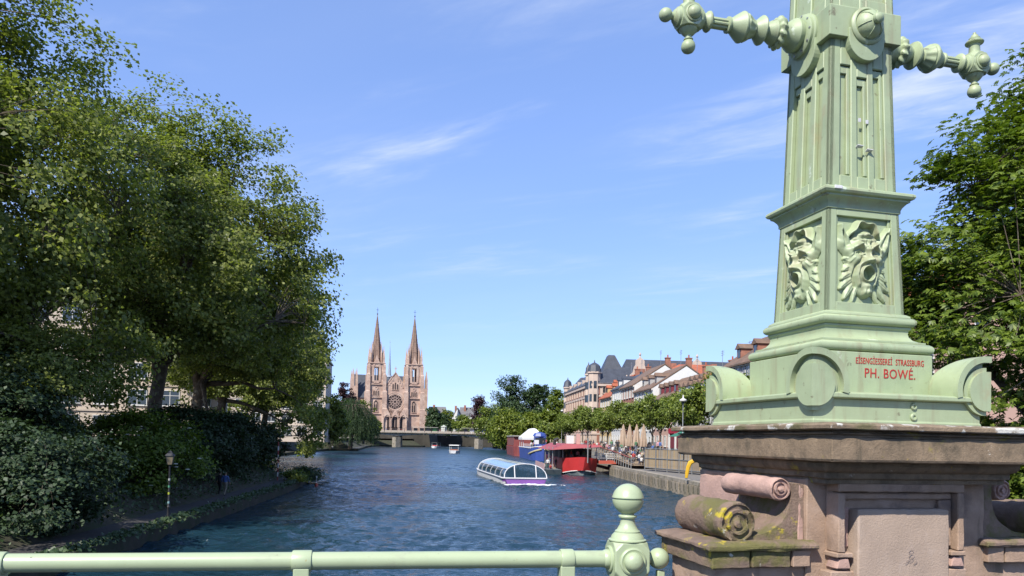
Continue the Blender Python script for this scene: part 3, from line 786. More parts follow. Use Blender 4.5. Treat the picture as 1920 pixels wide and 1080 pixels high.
    ex = bmesh.ops.extrude_edge_only(bm, edges=be)
    for v in ex['geom']:
        if isinstance(v, bmesh.types.BMVert): v.co.y = 0.02
    bmesh.ops.recalc_face_normals(bm, faces=bm.faces); bm.to_mesh(me); bm.free()
    me.polygons.foreach_set('use_smooth',[True]*len(me.polygons)); me.set_sharp_from_angle(angle=R(70))
    return me
mk = mask_mesh()
for k in range(4):
    o = link('grotesque_mask', mk, lp, rot4((0,-(hm(1.02)-0.021),zl(1.022)),k), -k*math.pi/2)
    o.rotation_euler = (R(-2.1), 0, -k*math.pi/2)
# cornice above the masks
MB().stack([(0.222,zl(1.296)),(0.232,zl(1.300)),(0.232,zl(1.318)),(0.238,zl(1.332)),(0.252,zl(1.350)),(0.266,zl(1.358)),(0.266,zl(1.366)),(0.280,zl(1.372)),(0.287,zl(1.384)),(0.285,zl(1.396)),(0.276,zl(1.404)),(0.236,zl(1.420)),(0.222,zl(1.425))]).build('mask_cornice', GP, lp, smooth=35)
# fluted shaft
ZS0, ZS1 = 1.424, 2.262
def hs(z): return 0.217 + (0.196-0.217)*(z-ZS0)/(ZS1-ZS0)
MB().stack([(hs(ZS0)-0.028,zl(ZS0)),(hs(ZS1)-0.028,zl(ZS1+0.02))]).build('shaft', GP, lp)
grooves = (-0.52, 0.0, 0.52)
for k in range(4):
    m = FaceMB(k); gw = 0.165
    edges = [-1] + sum([[c-gw, c+gw] for c in grooves], []) + [1]
    for a, b in zip(edges[0::2], edges[1::2]): strip(m,a,b,a,b,ZS0,ZS1,hs,-0.028,0)
    for c, top in zip(grooves,(2.115,2.055,2.115)):
        strip(m,c-gw,c+gw,c-gw,c+gw,ZS0,1.492,hs,-0.028,-0.0004)
        strip(m,c-gw,c+gw,c-gw,c+gw,top,ZS1,hs,-0.028,-0.0004)
    m.build('flute_strips', GP, lp, bevel=0.004, seg=1)
    m = FaceMB(k)
    for c, top in zip(grooves,(2.115,2.055,2.115)):
        for q in (c+gw-.10,): strip(m,q,q+.098,q,q+.098,1.5,top-0.012,hs,-0.0275,-0.010)
        strip(m,c-gw+.012,c+gw-.012,c-gw+.012,c+gw-.012,top-0.045,top-0.004,hs,-0.0275,-0.012)
    m.build('flute_moulding', GP, lp, bevel=0.003, seg=1)
# collar block with hanging tongues and bosses
ZK0, ZK1 = 2.256, 2.43
MB().stack([(0.229,zl(ZK0)),(0.229,zl(ZK1-0.006)),(0.222,zl(ZK1))]).build('collar_block', GP, lp, bevel=0.003)
for k in range(4):
    m = FaceMB(k); pts = [(-0.112,zl(ZK1-.01)),(0.112,zl(ZK1-.01))]
    pts = [(0.112*math.cos(t), zl(2.246)+0.112*math.sin(t)) for t in [math.pi+math.pi*i/18 for i in range(19)]] + [(0.112,zl(ZK0+.05)),(-0.112,zl(ZK0+.05))]
    m.prism(pts, -0.2395, -0.18, 'y'); m.build('tongue', GP, lp, bevel=0.003)
def boss(k):
    m = FaceMB(k)
    m.lathe([(0.104,0.236),(0.104,0.246),(0.098,0.254),(0.088,0.258),(0.084,0.252),(0.080,0.252),(0.078,0.262),(0.070,0.283),(0.054,0.302),(0.030,0.314),(0.024,0.317),(0.028,0.320),(0.030,0.326),(0.027,0.338),(0.016,0.347),(0.002,0.350)], (0,0,zl(2.325)), (0,-1,0), 36)
    o = m.build('boss', GP, lp, smooth=32)
    for q in range(6):
        a = q*math.pi/3+0.3; m = FaceMB(k)
        pp = [(r_*math.cos(a), -t_, zl(2.325)+r_*math.sin(a)) for r_, t_ in ((0.079,0.262),(0.071,0.284),(0.055,0.303),(0.032,0.3145))]
        m.tube(pp, 0.0028, 5); m.build('boss_rib', GP, o)
boss(0); boss(2)
# the shaft goes on above the collar, out of the picture, to a cap and finial
def h2(z): return 0.203 - 0.03*(z-2.43)
MB().stack([(h2(2.43)-0.015,zl(2.428)),(h2(3.5)-0.015,zl(3.5))]).build('upper_shaft', GP, lp)
for k in range(4):
    m = FaceMB(k)
    for a, b in ((-1,-.74),(.74,1),(-.1,.1)): strip(m,a,b,a,b,2.43,3.5,h2,-0.015,0)
    strip(m,-.74,-.1,-.74,-.1,2.43,2.50,h2,-0.015,-.0004); strip(m,.1,.74,.1,.74,2.43,2.50,h2,-0.015,-.0004)
    strip(m,-.74,-.1,-.74,-.1,3.4,3.5,h2,-0.015,-.0004); strip(m,.1,.74,.1,.74,3.4,3.5,h2,-0.015,-.0004)
    m.build('upper_strips', GP, lp, bevel=0.004, seg=1)
MB().stack([(0.17,zl(3.495)),(0.23,zl(3.53)),(0.23,zl(3.57)),(0.19,zl(3.6)),(0.10,zl(3.72)),(0.05,zl(3.74))]).build('cap', GP, lp, bevel=0.004)
MB().lathe([(0.05,0),(0.03,0.04),(0.05,0.08),(0.09,0.16),(0.07,0.24),(0.02,0.30),(0.001,0.36)], (0,0,zl(3.74)), (0,0,1), 24).build('top_finial', GP, lp, smooth=40)
# arms to both sides
ZA = zl(2.352)
def arm(k):
    r0 = 0.232
    m = FaceMB(k)
    m.lathe([(0.125,r0-.005),(0.125,r0+.008),(0.116,r0+.014),(0.116,r0+.03),(0.108,r0+.036),(0.088,r0+.042)], (0,0,ZA), (0,-1,0), 36)
    o = m.build('arm', GP, lp, smooth=32)
    for q in range(10):
        a = q*math.pi/5; m = FaceMB(k)
        m.lathe([(0.007,0.025),(0.006,0.040),(0.001,0.041)], (0.105*math.cos(a),-r0,ZA+0.105*math.sin(a)), (0,-1,0), 8); m.build('rivet', M['steel'], o)
    m = FaceMB(k)
    m.lathe([(0.080,r0+.03),(0.086,r0+.05),(0.090,r0+.062),(0.092,r0+.074),(0.085,r0+.088),(0.070,r0+.108),(0.062,r0+.13),(0.062,r0+.15)], (0,0,ZA), (0,-1,0), 36)
    m.build('root_bulb', GP, o, smooth=30)
    m = FaceMB(k); t0 = r0+.145; N = 72                            # acanthus ring with curled leaves
    rr = []
    for r_, t_ in ((0.060,0),(0.078,.008),(0.086,.022),(0.084,.036),(0.072,.046),(0.062,.05)):
        rr.append([(r_*(1+0.07*math.cos(12*a)*(1 if .005<t_<.045 else 0))*math.cos(a), -(t0+t_+0.004*math.sin(12*a)), ZA+r_*(1+0.07*math.cos(12*a)*(1 if .005<t_<.045 else 0))*math.sin(a)) for a in [2*math.pi*i/N for i in range(N)]])
    m.rings(rr); m.build('leaf_ring', GP, o, smooth=40)
    m = FaceMB(k); t1 = r0+.19
    m.lathe([(0.064,t1),(0.068,t1+.012),(0.060,t1+.03),(0.046,t1+.055),(0.040,t1+.066),(0.050,t1+.070),(0.076,t1+.082),(0.079,t1+.090),(0.074,t1+.097),(0.060,t1+.112),(0.044,t1+.13),(0.040,t1+.14)], (0,0,ZA), (0,-1,0), 36)
    m.build('cup_and_disc', GP, o, smooth=30)
    m = FaceMB(k); t2 = t1+.135; N = 60; rr = []                  # gadrooned vase
    for r_, t_, gd in ((0.040,0,0),(0.050,.006,0),(0.052,.02,.05),(0.064,.04,.07),(0.076,.058,.03),(0.074,.066,0),(0.082,.072,0),(0.083,.080,0),(0.078,.088,0),(0.062,.112,0),(0.045,.135,0),(0.038,.15,0),(0.044,.155,0),(0.044,.165,0),(0.034,.17,0)):
        rr.append([(r_*(1+gd*math.cos(10*a))*math.cos(a), -(t2+t_), ZA+r_*(1+gd*math.cos(10*a))*math.sin(a)) for a in [2*math.pi*i/N for i in range(N)]])
    m.rings(rr); m.build('vase', GP, o, smooth=30)
    m = FaceMB(k); t3 = t2+.165; N = 48; rr = []                  # fluted rod
    for t_ in (0,0.005,0.10,0.105):
        rr.append([((0.031-0.006*max(0,math.cos(8*a)))*math.cos(a), -(t3+t_), ZA+(0.031-0.006*max(0,math.cos(8*a)))*math.sin(a)) for a in [2*math.pi*i/N for i in range(N)]])
    m.rings(rr); m.build('fluted_rod', GP, o, smooth=30)
    m = FaceMB(k); t4 = t3+.10
    m.lathe([(0.034,t4),(0.050,t4+.008),(0.056,t4+.016),(0.054,t4+.024),(0.042,t4+.036),(0.036,t4+.05),(0.048,t4+.056),(0.052,t4+.066),(0.060,t4+.070),(0.064,t4+.085)], (0,0,ZA), (0,-1,0), 30)
    m.build('rod_ring', GP, o, smooth=30)
    hc = t4+.135; hb_ = 0.060
    m = FaceMB(k); chamfer_cube(m, (0,-hc,ZA), hb_, 0.022); m.build('hub', GP, o, bevel=0.003)
    for dx, dy in ((1,0),(-1,0)):
        m = FaceMB(k); m.lathe([(0.047,hb_-.002),(0.047,hb_+.006),(0.041,hb_+.009),(0.037,hb_+.006),(0.036,hb_+.014),(0.030,hb_+.026),(0.016,hb_+.036),(0.001,hb_+.038)], (0,-hc,ZA), (dx,dy,0), 24); m.build('hub_boss', GP, o, smooth=32)
    m = FaceMB(k); m.lathe([(0.054,hb_-.002),(0.050,hb_+.014),(0.044,hb_+.018),(0.034,hb_+.03),(0.020,hb_+.036),(0.020,hb_+.05)], (0,-hc,ZA), (0,-1,0), 24); m.build('end_cone', GP, o, smooth=30)
    m = FaceMB(k); m.ball((0,-(hc+hb_+.078),ZA), 0.037, 24, 14); m.build('end_ball', GP, o, smooth=60)
    m = FaceMB(k); m.lathe([(0.050,hb_-.002),(0.048,hb_+.008),(0.036,hb_+.024),(0.028,hb_+.032),(0.018,hb_+.038),(0.018,hb_+.054),(0.026,hb_+.056),(0.026,hb_+.060),(0.020,hb_+.064),(0.026,hb_+.068),(0.035,hb_+.080),(0.036,hb_+.086),(0.037,hb_+.088),(0.039,hb_+.098),(0.037,hb_+.112),(0.028,hb_+.126),(0.014,hb_+.134),(0.001,hb_+.136)], (0,-hc,ZA), (0,0,-1), 26); m.build('pendant', GP, o, smooth=30)
    m = FaceMB(k); m.lathe([(0.052,hb_-.002),(0.052,hb_+.008),(0.040,hb_+.012),(0.032,hb_+.02),(0.030,hb_+.065),(0.032,hb_+.07),(0.050,hb_+.078),(0.052,hb_+.084),(0.046,hb_+.092),(0.030,hb_+.098),(0.032,hb_+.104),(0.032,hb_+.110),(0.024,hb_+.114),(0.018,hb_+.13),(0.010,hb_+.134),(0.009,hb_+.146),(0.001,hb_+.15)], (0,-hc,ZA), (0,0,1), 26); m.build('spool_finial', GP, o, smooth=30)
arm(1); arm(3)
# lettering cast on the block, bolts, paper scraps
def text(name, s_, size, m, parent, x, y, z, xs=1.0, ext=0.0012, align='CENTER'):
    cu = bpy.data.curves.new(name, 'FONT'); cu.body = s_; cu.size = size; cu.extrude = ext; cu.align_x = align; cu.resolution_u = 3; cu.space_character = 1.08
    t = bpy.data.objects.new(name, cu); COL.objects.link(t)
    me = bpy.data.meshes.new_from_object(t.evaluated_get(bpy.context.evaluated_depsgraph_get()))
    bpy.data.objects.remove(t); bpy.data.curves.remove(cu)
    me.materials.clear(); me.materials.append(m)
    o = link(name, me, parent, (x,y,z)); o.rotation_euler = (R(90),0,0); o.scale = (xs,1,1); return o
text('lettering', 'E\u0130SENG\u0130ESSERE\u0130  STRASSBURG', 0.047, M['red_letter'], lp, 0.075, -0.3462, zl(0.440), 0.62)
text('lettering', 'PH. BOW\u00c9.', 0.072, M['red_letter'], lp, 0.075, -0.3462, zl(0.368), 0.86)
for z, r_ in ((0.212,0.018),(0.158,0.020)):
    m = MB().lathe([(r_,0),(r_,0.006),(r_*.8,0.010),(r_*.45,0.010),(r_*.42,0.004),(0.001,0.004)], (0.085,-0.5,zl(z)), (0,-1,0), 20); m.build('bolt_plate', GP, lp, smooth=30)
for sx, z in ((-0.10,1.80),(0.13,1.795),(-0.13,1.652),(0.16,1.635)):
    m = MB(); x0 = sx*hs(z); y0 = -hs(z)-0.001
    if z > 1.7: m.hexa([(x0-.008,y0,zl(z)),(x0+.008,y0,zl(z)),(x0+.008,y0-.002,zl(z)),(x0-.008,y0-.002,zl(z)),(x0-.008,y0,zl(z)+.02),(x0+.008,y0,zl(z)+.02),(x0+.008,y0-.004,zl(z)+.02),(x0-.008,y0-.004,zl(z)+.02)])
    else: m.hexa([(x0-.02,y0,zl(z)),(x0+.02,y0,zl(z)),(x0+.016,y0-.022,zl(z)+.006),(x0-.018,y0-.016,zl(z)+.010),(x0-.02,y0,zl(z)+.003),(x0+.02,y0,zl(z)+.003),(x0+.016,y0-.022,zl(z)+.009),(x0-.018,y0-.016,zl(z)+.013)])
    m.build('paper_scrap', M['sticker'], lp)
m = MB(); m.box(-0.232,-0.185,-0.291,-0.284,zl(1.384),zl(1.402)); m.build('sticker', M['sticker'], lp, bevel=0.002)
# ------------------------------------------------------------------ vegetation builders
def mesh_np(name, V_, F_, mats, quads=True, mi=None):
    me = bpy.data.meshes.new(name); k = 4 if quads else 3
    V_ = np.asarray(V_, dtype=np.float32).reshape(-1,3); F_ = np.asarray(F_, dtype=np.int32).reshape(-1,k)
    me.vertices.add(len(V_)); me.vertices.foreach_set('co', V_.ravel())
    me.loops.add(F_.size); me.loops.foreach_set('vertex_index', F_.ravel())
    me.polygons.add(len(F_)); me.polygons.foreach_set('loop_start', np.arange(0,F_.size,k,dtype=np.int32))
    me.polygons.foreach_set('loop_total', np.full(len(F_),k,dtype=np.int32))
    for m in (mats if isinstance(mats,(list,tuple)) else [mats]): me.materials.append(m)
    if mi is not None: me.polygons.foreach_set('material_index', np.asarray(mi,dtype=np.int32))
    me.update(calc_edges=True); me.validate(); return me
def unit(a): return a/np.maximum(np.linalg.norm(a,axis=-1,keepdims=True),1e-6)
def leaf_quads(C, Nrm, size, rng, aspect=0.75, fold=0.18):
    """one bent diamond leaf per centre: returns verts (n*4,3) and faces"""
    n = len(C); r = rng.normal(size=(n,3)); t = unit(np.cross(Nrm, r)); b = np.cross(Nrm, t)
    s = size*(0.65+0.7*rng.random((n,1)))
    v = np.empty((n,4,3))
    v[:,0] = C - t*s*0.5; v[:,1] = C + b*s*0.5*aspect + Nrm*s*fold; v[:,2] = C + t*s*0.5; v[:,3] = C - b*s*0.5*aspect + Nrm*s*fold
    return v.reshape(-1,3), np.arange(n*4).reshape(-1,4)
def palmate(C, Nrm, size, rng, k=5):
    """k narrow leaflets in a drooping fan: the look of a horse chestnut"""
    n = len(C); r = rng.normal(size=(n,3)); t = unit(np.cross(Nrm, r)); b = np.cross(Nrm, t)
    s = size*(0.75+0.5*rng.random((n,1))); out = []
    for i in range(k):
        a = (i-(k-1)/2)*0.62; d = t*math.cos(a) + b*math.sin(a); w = -t*math.sin(a) + b*math.cos(a)
        L = s*(1.0 if abs(i-(k-1)/2) < 1.5 else 0.72)
        v = np.empty((n,4,3)); v[:,0] = C; v[:,1] = C + d*L*0.62 + w*L*0.17 + Nrm*L*0.02; v[:,2] = C + d*L - Nrm*L*0.22; v[:,3] = C + d*L*0.62 - w*L*0.17 + Nrm*L*0.02
        out.append(v)
    v = np.stack(out,1).reshape(-1,3); return v, np.arange(len(v)).reshape(-1,4)
def crown_points(blobs, n, rng, shell=0.45, gap=0.0, gscale=0.22, zmin=None):
    """cluster centres in a union of ellipsoids, denser toward the outside, holes cut by noise"""
    vol = np.array([b[3]*b[4]*b[5] for b in blobs])**0.72; pr = vol/vol.sum(); pts = []
    while len(pts) < n:
        b = blobs[rng.choice(len(blobs), p=pr)]
        d = rng.normal(size=3); d /= np.linalg.norm(d)
        r = shell + (1-shell)*rng.random()**0.6
        p = np.array(b[:3]) + d*r*np.array(b[3:6])*(1+0.12*mnoise.noise(Vector(d*2.2+np.array(b[:3])*0.1)))
        if zmin is not None and p[2] < zmin: continue
        if gap and mnoise.noise(Vector(p*gscale)) < -gap: continue
        pts.append(p)
    return np.array(pts)
def bez(a, b, c, n):
    t = np.linspace(0,1,n)[:,None]; return a*(1-t)**2 + 2*b*t*(1-t) + c*t*t
def make_tree(base_h, trunk_r, blobs, ncl, lpc, lsize, seed, spread=(0.9,0.55), leaf='quad', gap=0.15, nlimb=7, lean=(0,0), shell=0.45, fork=0.3, twigs=True, up=0.55, zmin=None, aspect=0.75, gscale=0.22):
    """returns trunk and crown meshes' raw data; origin at the trunk foot"""
    rng = np.random.default_rng(seed)
    P = crown_points(blobs, ncl, rng, shell, gap, gscale, zmin)
    ctr = np.mean([b[:3] for b in blobs],axis=0); top = max(b[2]+b[5] for b in blobs)
    tb = MB(); th = base_h
    tip = np.array([lean[0], lean[1], th])
    tb.tube([(0,0,-0.3),(0,0,0.02*th),(lean[0]*.3,lean[1]*.3,th*.5),tuple(tip)], [trunk_r*1.45,trunk_r*1.12,trunk_r*.92,trunk_r*.85], 10)
    ends = []
    # limbs reach into spread sample of the clusters
    idx = rng.choice(len(P), min(nlimb*6,len(P)), replace=False); sel = [P[idx[0]]]
    for _ in range(nlimb-1):
        d = np.min([np.linalg.norm(P[idx]-s_,axis=1) for s_ in sel],axis=0); sel.append(P[idx[int(np.argmax(d))]])
    nodes, nr = [], []
    for e in sel:
        e = ctr + (e-ctr)*0.85
        st = np.array([lean[0]*fork,lean[1]*fork,th*(0.82+0.18*rng.random())]) if rng.random() < 0.7 else tip
        mid = st + (e-st)*0.45 + np.array([0,0,np.linalg.norm(e-st)*0.16])
        L = bez(st, mid, e, 7) + rng.normal(size=(7,3))*0.02*np.linalg.norm(e-st)*np.linspace(0,1,7)[:,None]
        rad = trunk_r*0.55*np.linspace(1,0.16,7)
        tb.tube([tuple(q) for q in L], list(rad), 7)
        for q, r_ in zip(L[1:], rad[1:]): nodes.append(q); nr.append(r_)
    nodes = np.array(nodes); nr = np.array(nr)
    if twigs:
        for p in P:
            dd = np.linalg.norm(nodes-p,axis=1) + np.maximum(nodes[:,2]-p[2],0)*0.8
            k = int(np.argmin(dd)); a = nodes[k]; L = np.linalg.norm(p-a)
            if L < 0.2: continue
            q = bez(a, a+(p-a)*0.5+np.array([0,0,0.12*L])+rng.normal(size=3)*0.08*L, p, 5)
            tb.tube([tuple(x_) for x_ in q], list(np.linspace(min(nr[k]*0.5,0.007*L+0.014),0.007,5)), 4)
    C = np.repeat(P, lpc, axis=0); n = len(C)
    off = np.clip(rng.normal(size=(n,3)),-1.7,1.7)*np.array([spread[0],spread[0],spread[1]])*(0.7+0.6*np.repeat(rng.random((len(P),1)),lpc,axis=0))
    C = C + off
    if zmin is not None: C[:,2] = np.maximum(C[:,2], zmin*0.6+0.1*rng.random(n))
    out = unit(C-ctr)
    N = unit(rng.normal(size=(n,3))*0.55 + np.array([0,0,up]) + out*0.6)
    V_, F_ = (palmate if leaf == 'palm' else leaf_quads)(C, N, lsize, rng) if leaf == 'palm' else leaf_quads(C, N, lsize, rng, aspect)
    return tb, V_, F_
def plant(name, label, cat, loc, tb, V_, F_, bark, lm, group=None, rz=0.0, crown='crown', trunk='trunk'):
    t = thing(name, label, cat, loc, rz, group)
    if tb is not None: tb.build(trunk, bark, t, smooth=60)
    link(crown, mesh_np(crown, V_, F_, lm), t)
    return t
M['leaf_plane'] = leaf_mat('leaf_plane', (0.050,0.076,0.020), (0.270,0.300,0.075), 0.48)
M['leaf_chest'] = leaf_mat('leaf_chest', (0.030,0.066,0.010), (0.180,0.235,0.034), 0.36)
M['leaf_street'] = leaf_mat('leaf_street', (0.050,0.086,0.016), (0.215,0.260,0.048), 0.36)
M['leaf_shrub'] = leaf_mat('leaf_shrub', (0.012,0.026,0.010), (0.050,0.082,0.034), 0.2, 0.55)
M['leaf_willow'] = leaf_mat('leaf_willow', (0.020,0.042,0.016), (0.055,0.085,0.030), 0.25)
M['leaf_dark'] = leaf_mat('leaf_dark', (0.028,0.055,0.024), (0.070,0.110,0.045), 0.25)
M['leaf_yellow'] = leaf_mat('leaf_yellow', (0.075,0.120,0.018), (0.210,0.240,0.035), 0.35)
M['leaf_copper'] = leaf_mat('leaf_copper', (0.022,0.012,0.016), (0.060,0.028,0.034), 0.2)
M['flower'] = mat('flower', (0.62,0.62,0.50), 0.8)

# ------------------------------------------------------------------ plane trees on the left quay
def plane_tree(label, X, Y, h, rx, seed, lean=(2.0,-1.0), ncl=520, lpc=95, lsize=0.34, extra=(), zoff=0.0, tr=0.62):
    cz = h*0.56
    blobs = [(lean[0]*.8,lean[1]*.8,cz,rx,rx,h*0.40),(lean[0]+rx*.35,lean[1]-rx*.2,cz*0.72,rx*.85,rx*.85,h*0.26),(-rx*.3,rx*.2,cz*1.12,rx*.75,rx*.75,h*0.32),(lean[0]*.5,0,cz*1.42,rx*.55,rx*.55,h*0.22)] + list(extra)
    tb, V_, F_ = make_tree(h*0.24, tr, blobs, ncl, lpc, lsize, seed, (0.66,0.36), gap=0.04, nlimb=12, lean=(lean[0]*.25,lean[1]*.25), gscale=0.16)
    return plant('plane_tree', label, 'tree', (X,Y,GL+zoff), tb, V_, F_, M['bark'], M['leaf_plane'], 'plane trees along the left bank')
plane_tree('tall plane tree at the left edge of the picture, the nearest one', -33, 39, 28.5, 9.9, 11, (3,-1), 950, 140, 0.235, tr=0.6, extra=((4.5,-3,6.5,7,6,6),(9.5,-3,9,4,4,5),(9.0,1.5,6.0,4.2,4,4.8)))
plane_tree('great plane tree with a bare pale trunk before the cream facade', -27.0, 56, 26.8, 9.6, 12, (3.2,-1.0), 950, 125, 0.255, tr=0.55, extra=((-6,-1,10.5,5,5,4),(6,-2,8.5,4.5,5,4.5)))
plane_tree('plane tree whose crown hangs low over the path end', -31.5, 74, 26, 9.3, 13, (3.0,-1.5), 820, 105, 0.29, extra=((4.5,-1,5.0,6.5,5.5,6.5),(8.0,-2,3.0,4.5,5,5.0),(6.5,-1,9.5,5,5,5)))
plane_tree('plane tree behind the bank point, next to the far willow', -41.0, 104, 25.5, 11, 14, (3.5,-1), 900, 95, 0.36, extra=((6,-1,5,7,6,6.5),(10.5,-2,4,5.5,6,6.5),(11,-2,11,5,5,5)))
plane_tree('small-looking plane tree seen between the bank point and the willow', -50, 150, 25, 10.5, 15, (3,-1), 520, 85, 0.5, extra=((3,-1,6,10,8,6.5),))

def bank_tree(label, X, Y, z, r, h, seed, m='leaf_plane'):
    blobs = [(0,0,h*.55,r,r,h*.45),(r*.4,-r*.2,h*.36,r*.8,r*.8,h*.34),(-r*.4,0,h*.7,r*.7,r*.7,h*.3)]
    tb, V_, F_ = make_tree(h*.22, 0.16, blobs, 330, 110, 0.19, seed, (0.55,0.3), gap=0.05, nlimb=8, shell=.4, zmin=.4)
    plant('bank_tree', label, 'tree', (X,Y,z), tb, V_, F_, M['bark'], M[m], 'small trees under the planes')
bank_tree('small leafy tree filling the gap under the nearest plane tree', -25.6, 38.5, 2.2, 4.6, 9.5, 18)
bank_tree('small leafy tree at the left picture edge above the dark shrub', -30.5, 42, 3.5, 5.0, 10.5, 19)
# ------------------------------------------------------------------ shrubs on the bank
def shrub(label, X, Y, z, rx, ry, h, seed, ncl=120, lpc=90, lsize=0.17, m='leaf_shrub', name='shrub', flowers=0):
    blobs = [(0,0,h*.5,rx,ry,h*.5),(rx*.3,-ry*.3,h*.34,rx*.8,ry*.8,h*.36),(-rx*.35,0,h*.7,rx*.6,ry*.6,h*.34)]
    tb, V_, F_ = make_tree(h*.2, 0.09, blobs, ncl, lpc, lsize, seed, (0.42,0.22), gap=0.12, nlimb=6, shell=0.5, up=0.9, zmin=0.1, gscale=0.5)
    t = plant(name, label, 'shrub', (X,Y,z), tb, V_, F_, M['bark'], M[m], 'shrubs on the left bank', crown='foliage', trunk='stems')
    if flowers:
        rng = np.random.default_rng(seed+5); fm = MB().lathe([(0.02,-.03),(0.13,0),(0.12,0.03),(0.03,0.05)], n=7).mesh('flower_umbel', M['flower'])
        P = crown_points(blobs, flowers*3, rng, 0.93); P = P[P[:,1] < 0.3*ry][:flowers]
        for p in P: link('flower_umbel', fm, t, tuple(p), rng.random()*6)
    return t
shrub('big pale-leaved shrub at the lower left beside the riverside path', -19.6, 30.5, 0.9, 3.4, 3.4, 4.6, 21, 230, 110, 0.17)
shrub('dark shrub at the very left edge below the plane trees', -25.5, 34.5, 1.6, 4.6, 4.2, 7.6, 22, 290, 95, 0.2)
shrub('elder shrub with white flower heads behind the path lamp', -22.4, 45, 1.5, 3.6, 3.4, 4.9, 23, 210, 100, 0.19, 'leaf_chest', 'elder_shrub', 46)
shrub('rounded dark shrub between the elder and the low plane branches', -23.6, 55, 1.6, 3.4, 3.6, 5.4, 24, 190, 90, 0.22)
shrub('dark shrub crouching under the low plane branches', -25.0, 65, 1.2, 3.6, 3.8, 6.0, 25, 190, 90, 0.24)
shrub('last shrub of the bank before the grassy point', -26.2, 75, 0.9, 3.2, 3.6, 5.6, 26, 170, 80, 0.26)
shrub('small bright tuft of weeds at the tip of the bank point', -21.3, 73, 0.6, 0.9, 1.2, 1.0, 27, 40, 50, 0.18, 'leaf_yellow', 'weed_tuft')
shrub('low dark weeds at the water edge of the bank point', -21.7, 79.5, 0.4, 1.3, 1.3, 1.3, 28, 50, 50, 0.2, 'leaf_dark', 'weed_tuft')
# ivy and weeds on the path verge: nobody could count it
rng = np.random.default_rng(31); C = []
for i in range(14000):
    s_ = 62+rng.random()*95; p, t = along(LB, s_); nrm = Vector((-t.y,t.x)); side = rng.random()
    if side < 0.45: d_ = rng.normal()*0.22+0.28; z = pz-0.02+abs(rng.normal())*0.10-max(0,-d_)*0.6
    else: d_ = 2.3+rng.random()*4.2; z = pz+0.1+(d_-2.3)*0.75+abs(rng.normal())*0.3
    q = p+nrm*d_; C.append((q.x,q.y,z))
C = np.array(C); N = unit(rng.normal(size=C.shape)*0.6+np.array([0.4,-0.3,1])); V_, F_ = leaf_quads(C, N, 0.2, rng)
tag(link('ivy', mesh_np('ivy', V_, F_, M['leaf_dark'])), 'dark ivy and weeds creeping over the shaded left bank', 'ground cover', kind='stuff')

# ------------------------------------------------------------------ weeping willow
def willow(label, X, Y, h, r, seed, n=620):
    rng = np.random.default_rng(seed); tb = MB(); C, N = [], []
    tb.tube([(0,0,-.3),(0.2,0,h*.3),(0.5,0,h*.6)], [0.8,0.6,0.35], 8)
    for i in range(n):
        a = rng.random()*2*math.pi; q = math.sqrt(rng.random())
        x, y = r*q*math.cos(a), r*q*math.sin(a); zt = h*(1-0.42*q*q)+rng.normal()*0.4
        ln = zt*(0.45+0.55*rng.random())*(0.5+0.5*q)
        k = int(20+ln*6); u = rng.random(k)
        dx = np.stack([x*(1+0.10*u)+rng.normal(size=k)*0.20, y*(1+0.10*u)+rng.normal(size=k)*0.20, zt-ln*u],1)
        C.append(dx); N.append(unit(rng.normal(size=(k,3))*0.6+np.array([math.cos(a),math.sin(a),0.15])))
        if i % 6 == 0: tb.tube([(0.5,0,h*.6),(x*.5,y*.5,h*.88),(x,y,zt)], [0.15,0.08,0.02], 4)
    C, N = np.concatenate(C), np.concatenate(N); m_ = C[:,2] > 0.15; C, N = C[m_], N[m_]
    n = len(C); s = 0.55*(0.6+0.8*rng.random((n,1))); dn = unit(np.array([0,0,-1])+rng.normal(size=(n,3))*0.15); w = unit(np.cross(dn,N))
    v = np.empty((n,4,3)); v[:,0] = C; v[:,1] = C+dn*s*.5+w*s*.13; v[:,2] = C+dn*s; v[:,3] = C+dn*s*.5-w*s*.13
    return plant('weeping_willow', label, 'tree', (X,Y,0.9), tb, v.reshape(-1,3), np.arange(n*4).reshape(-1,4), M['bark'], M['leaf_willow'])
willow('dark weeping willow trailing to the water by the far bridge', -56.5, 262, 17.5, 9.5, 41)
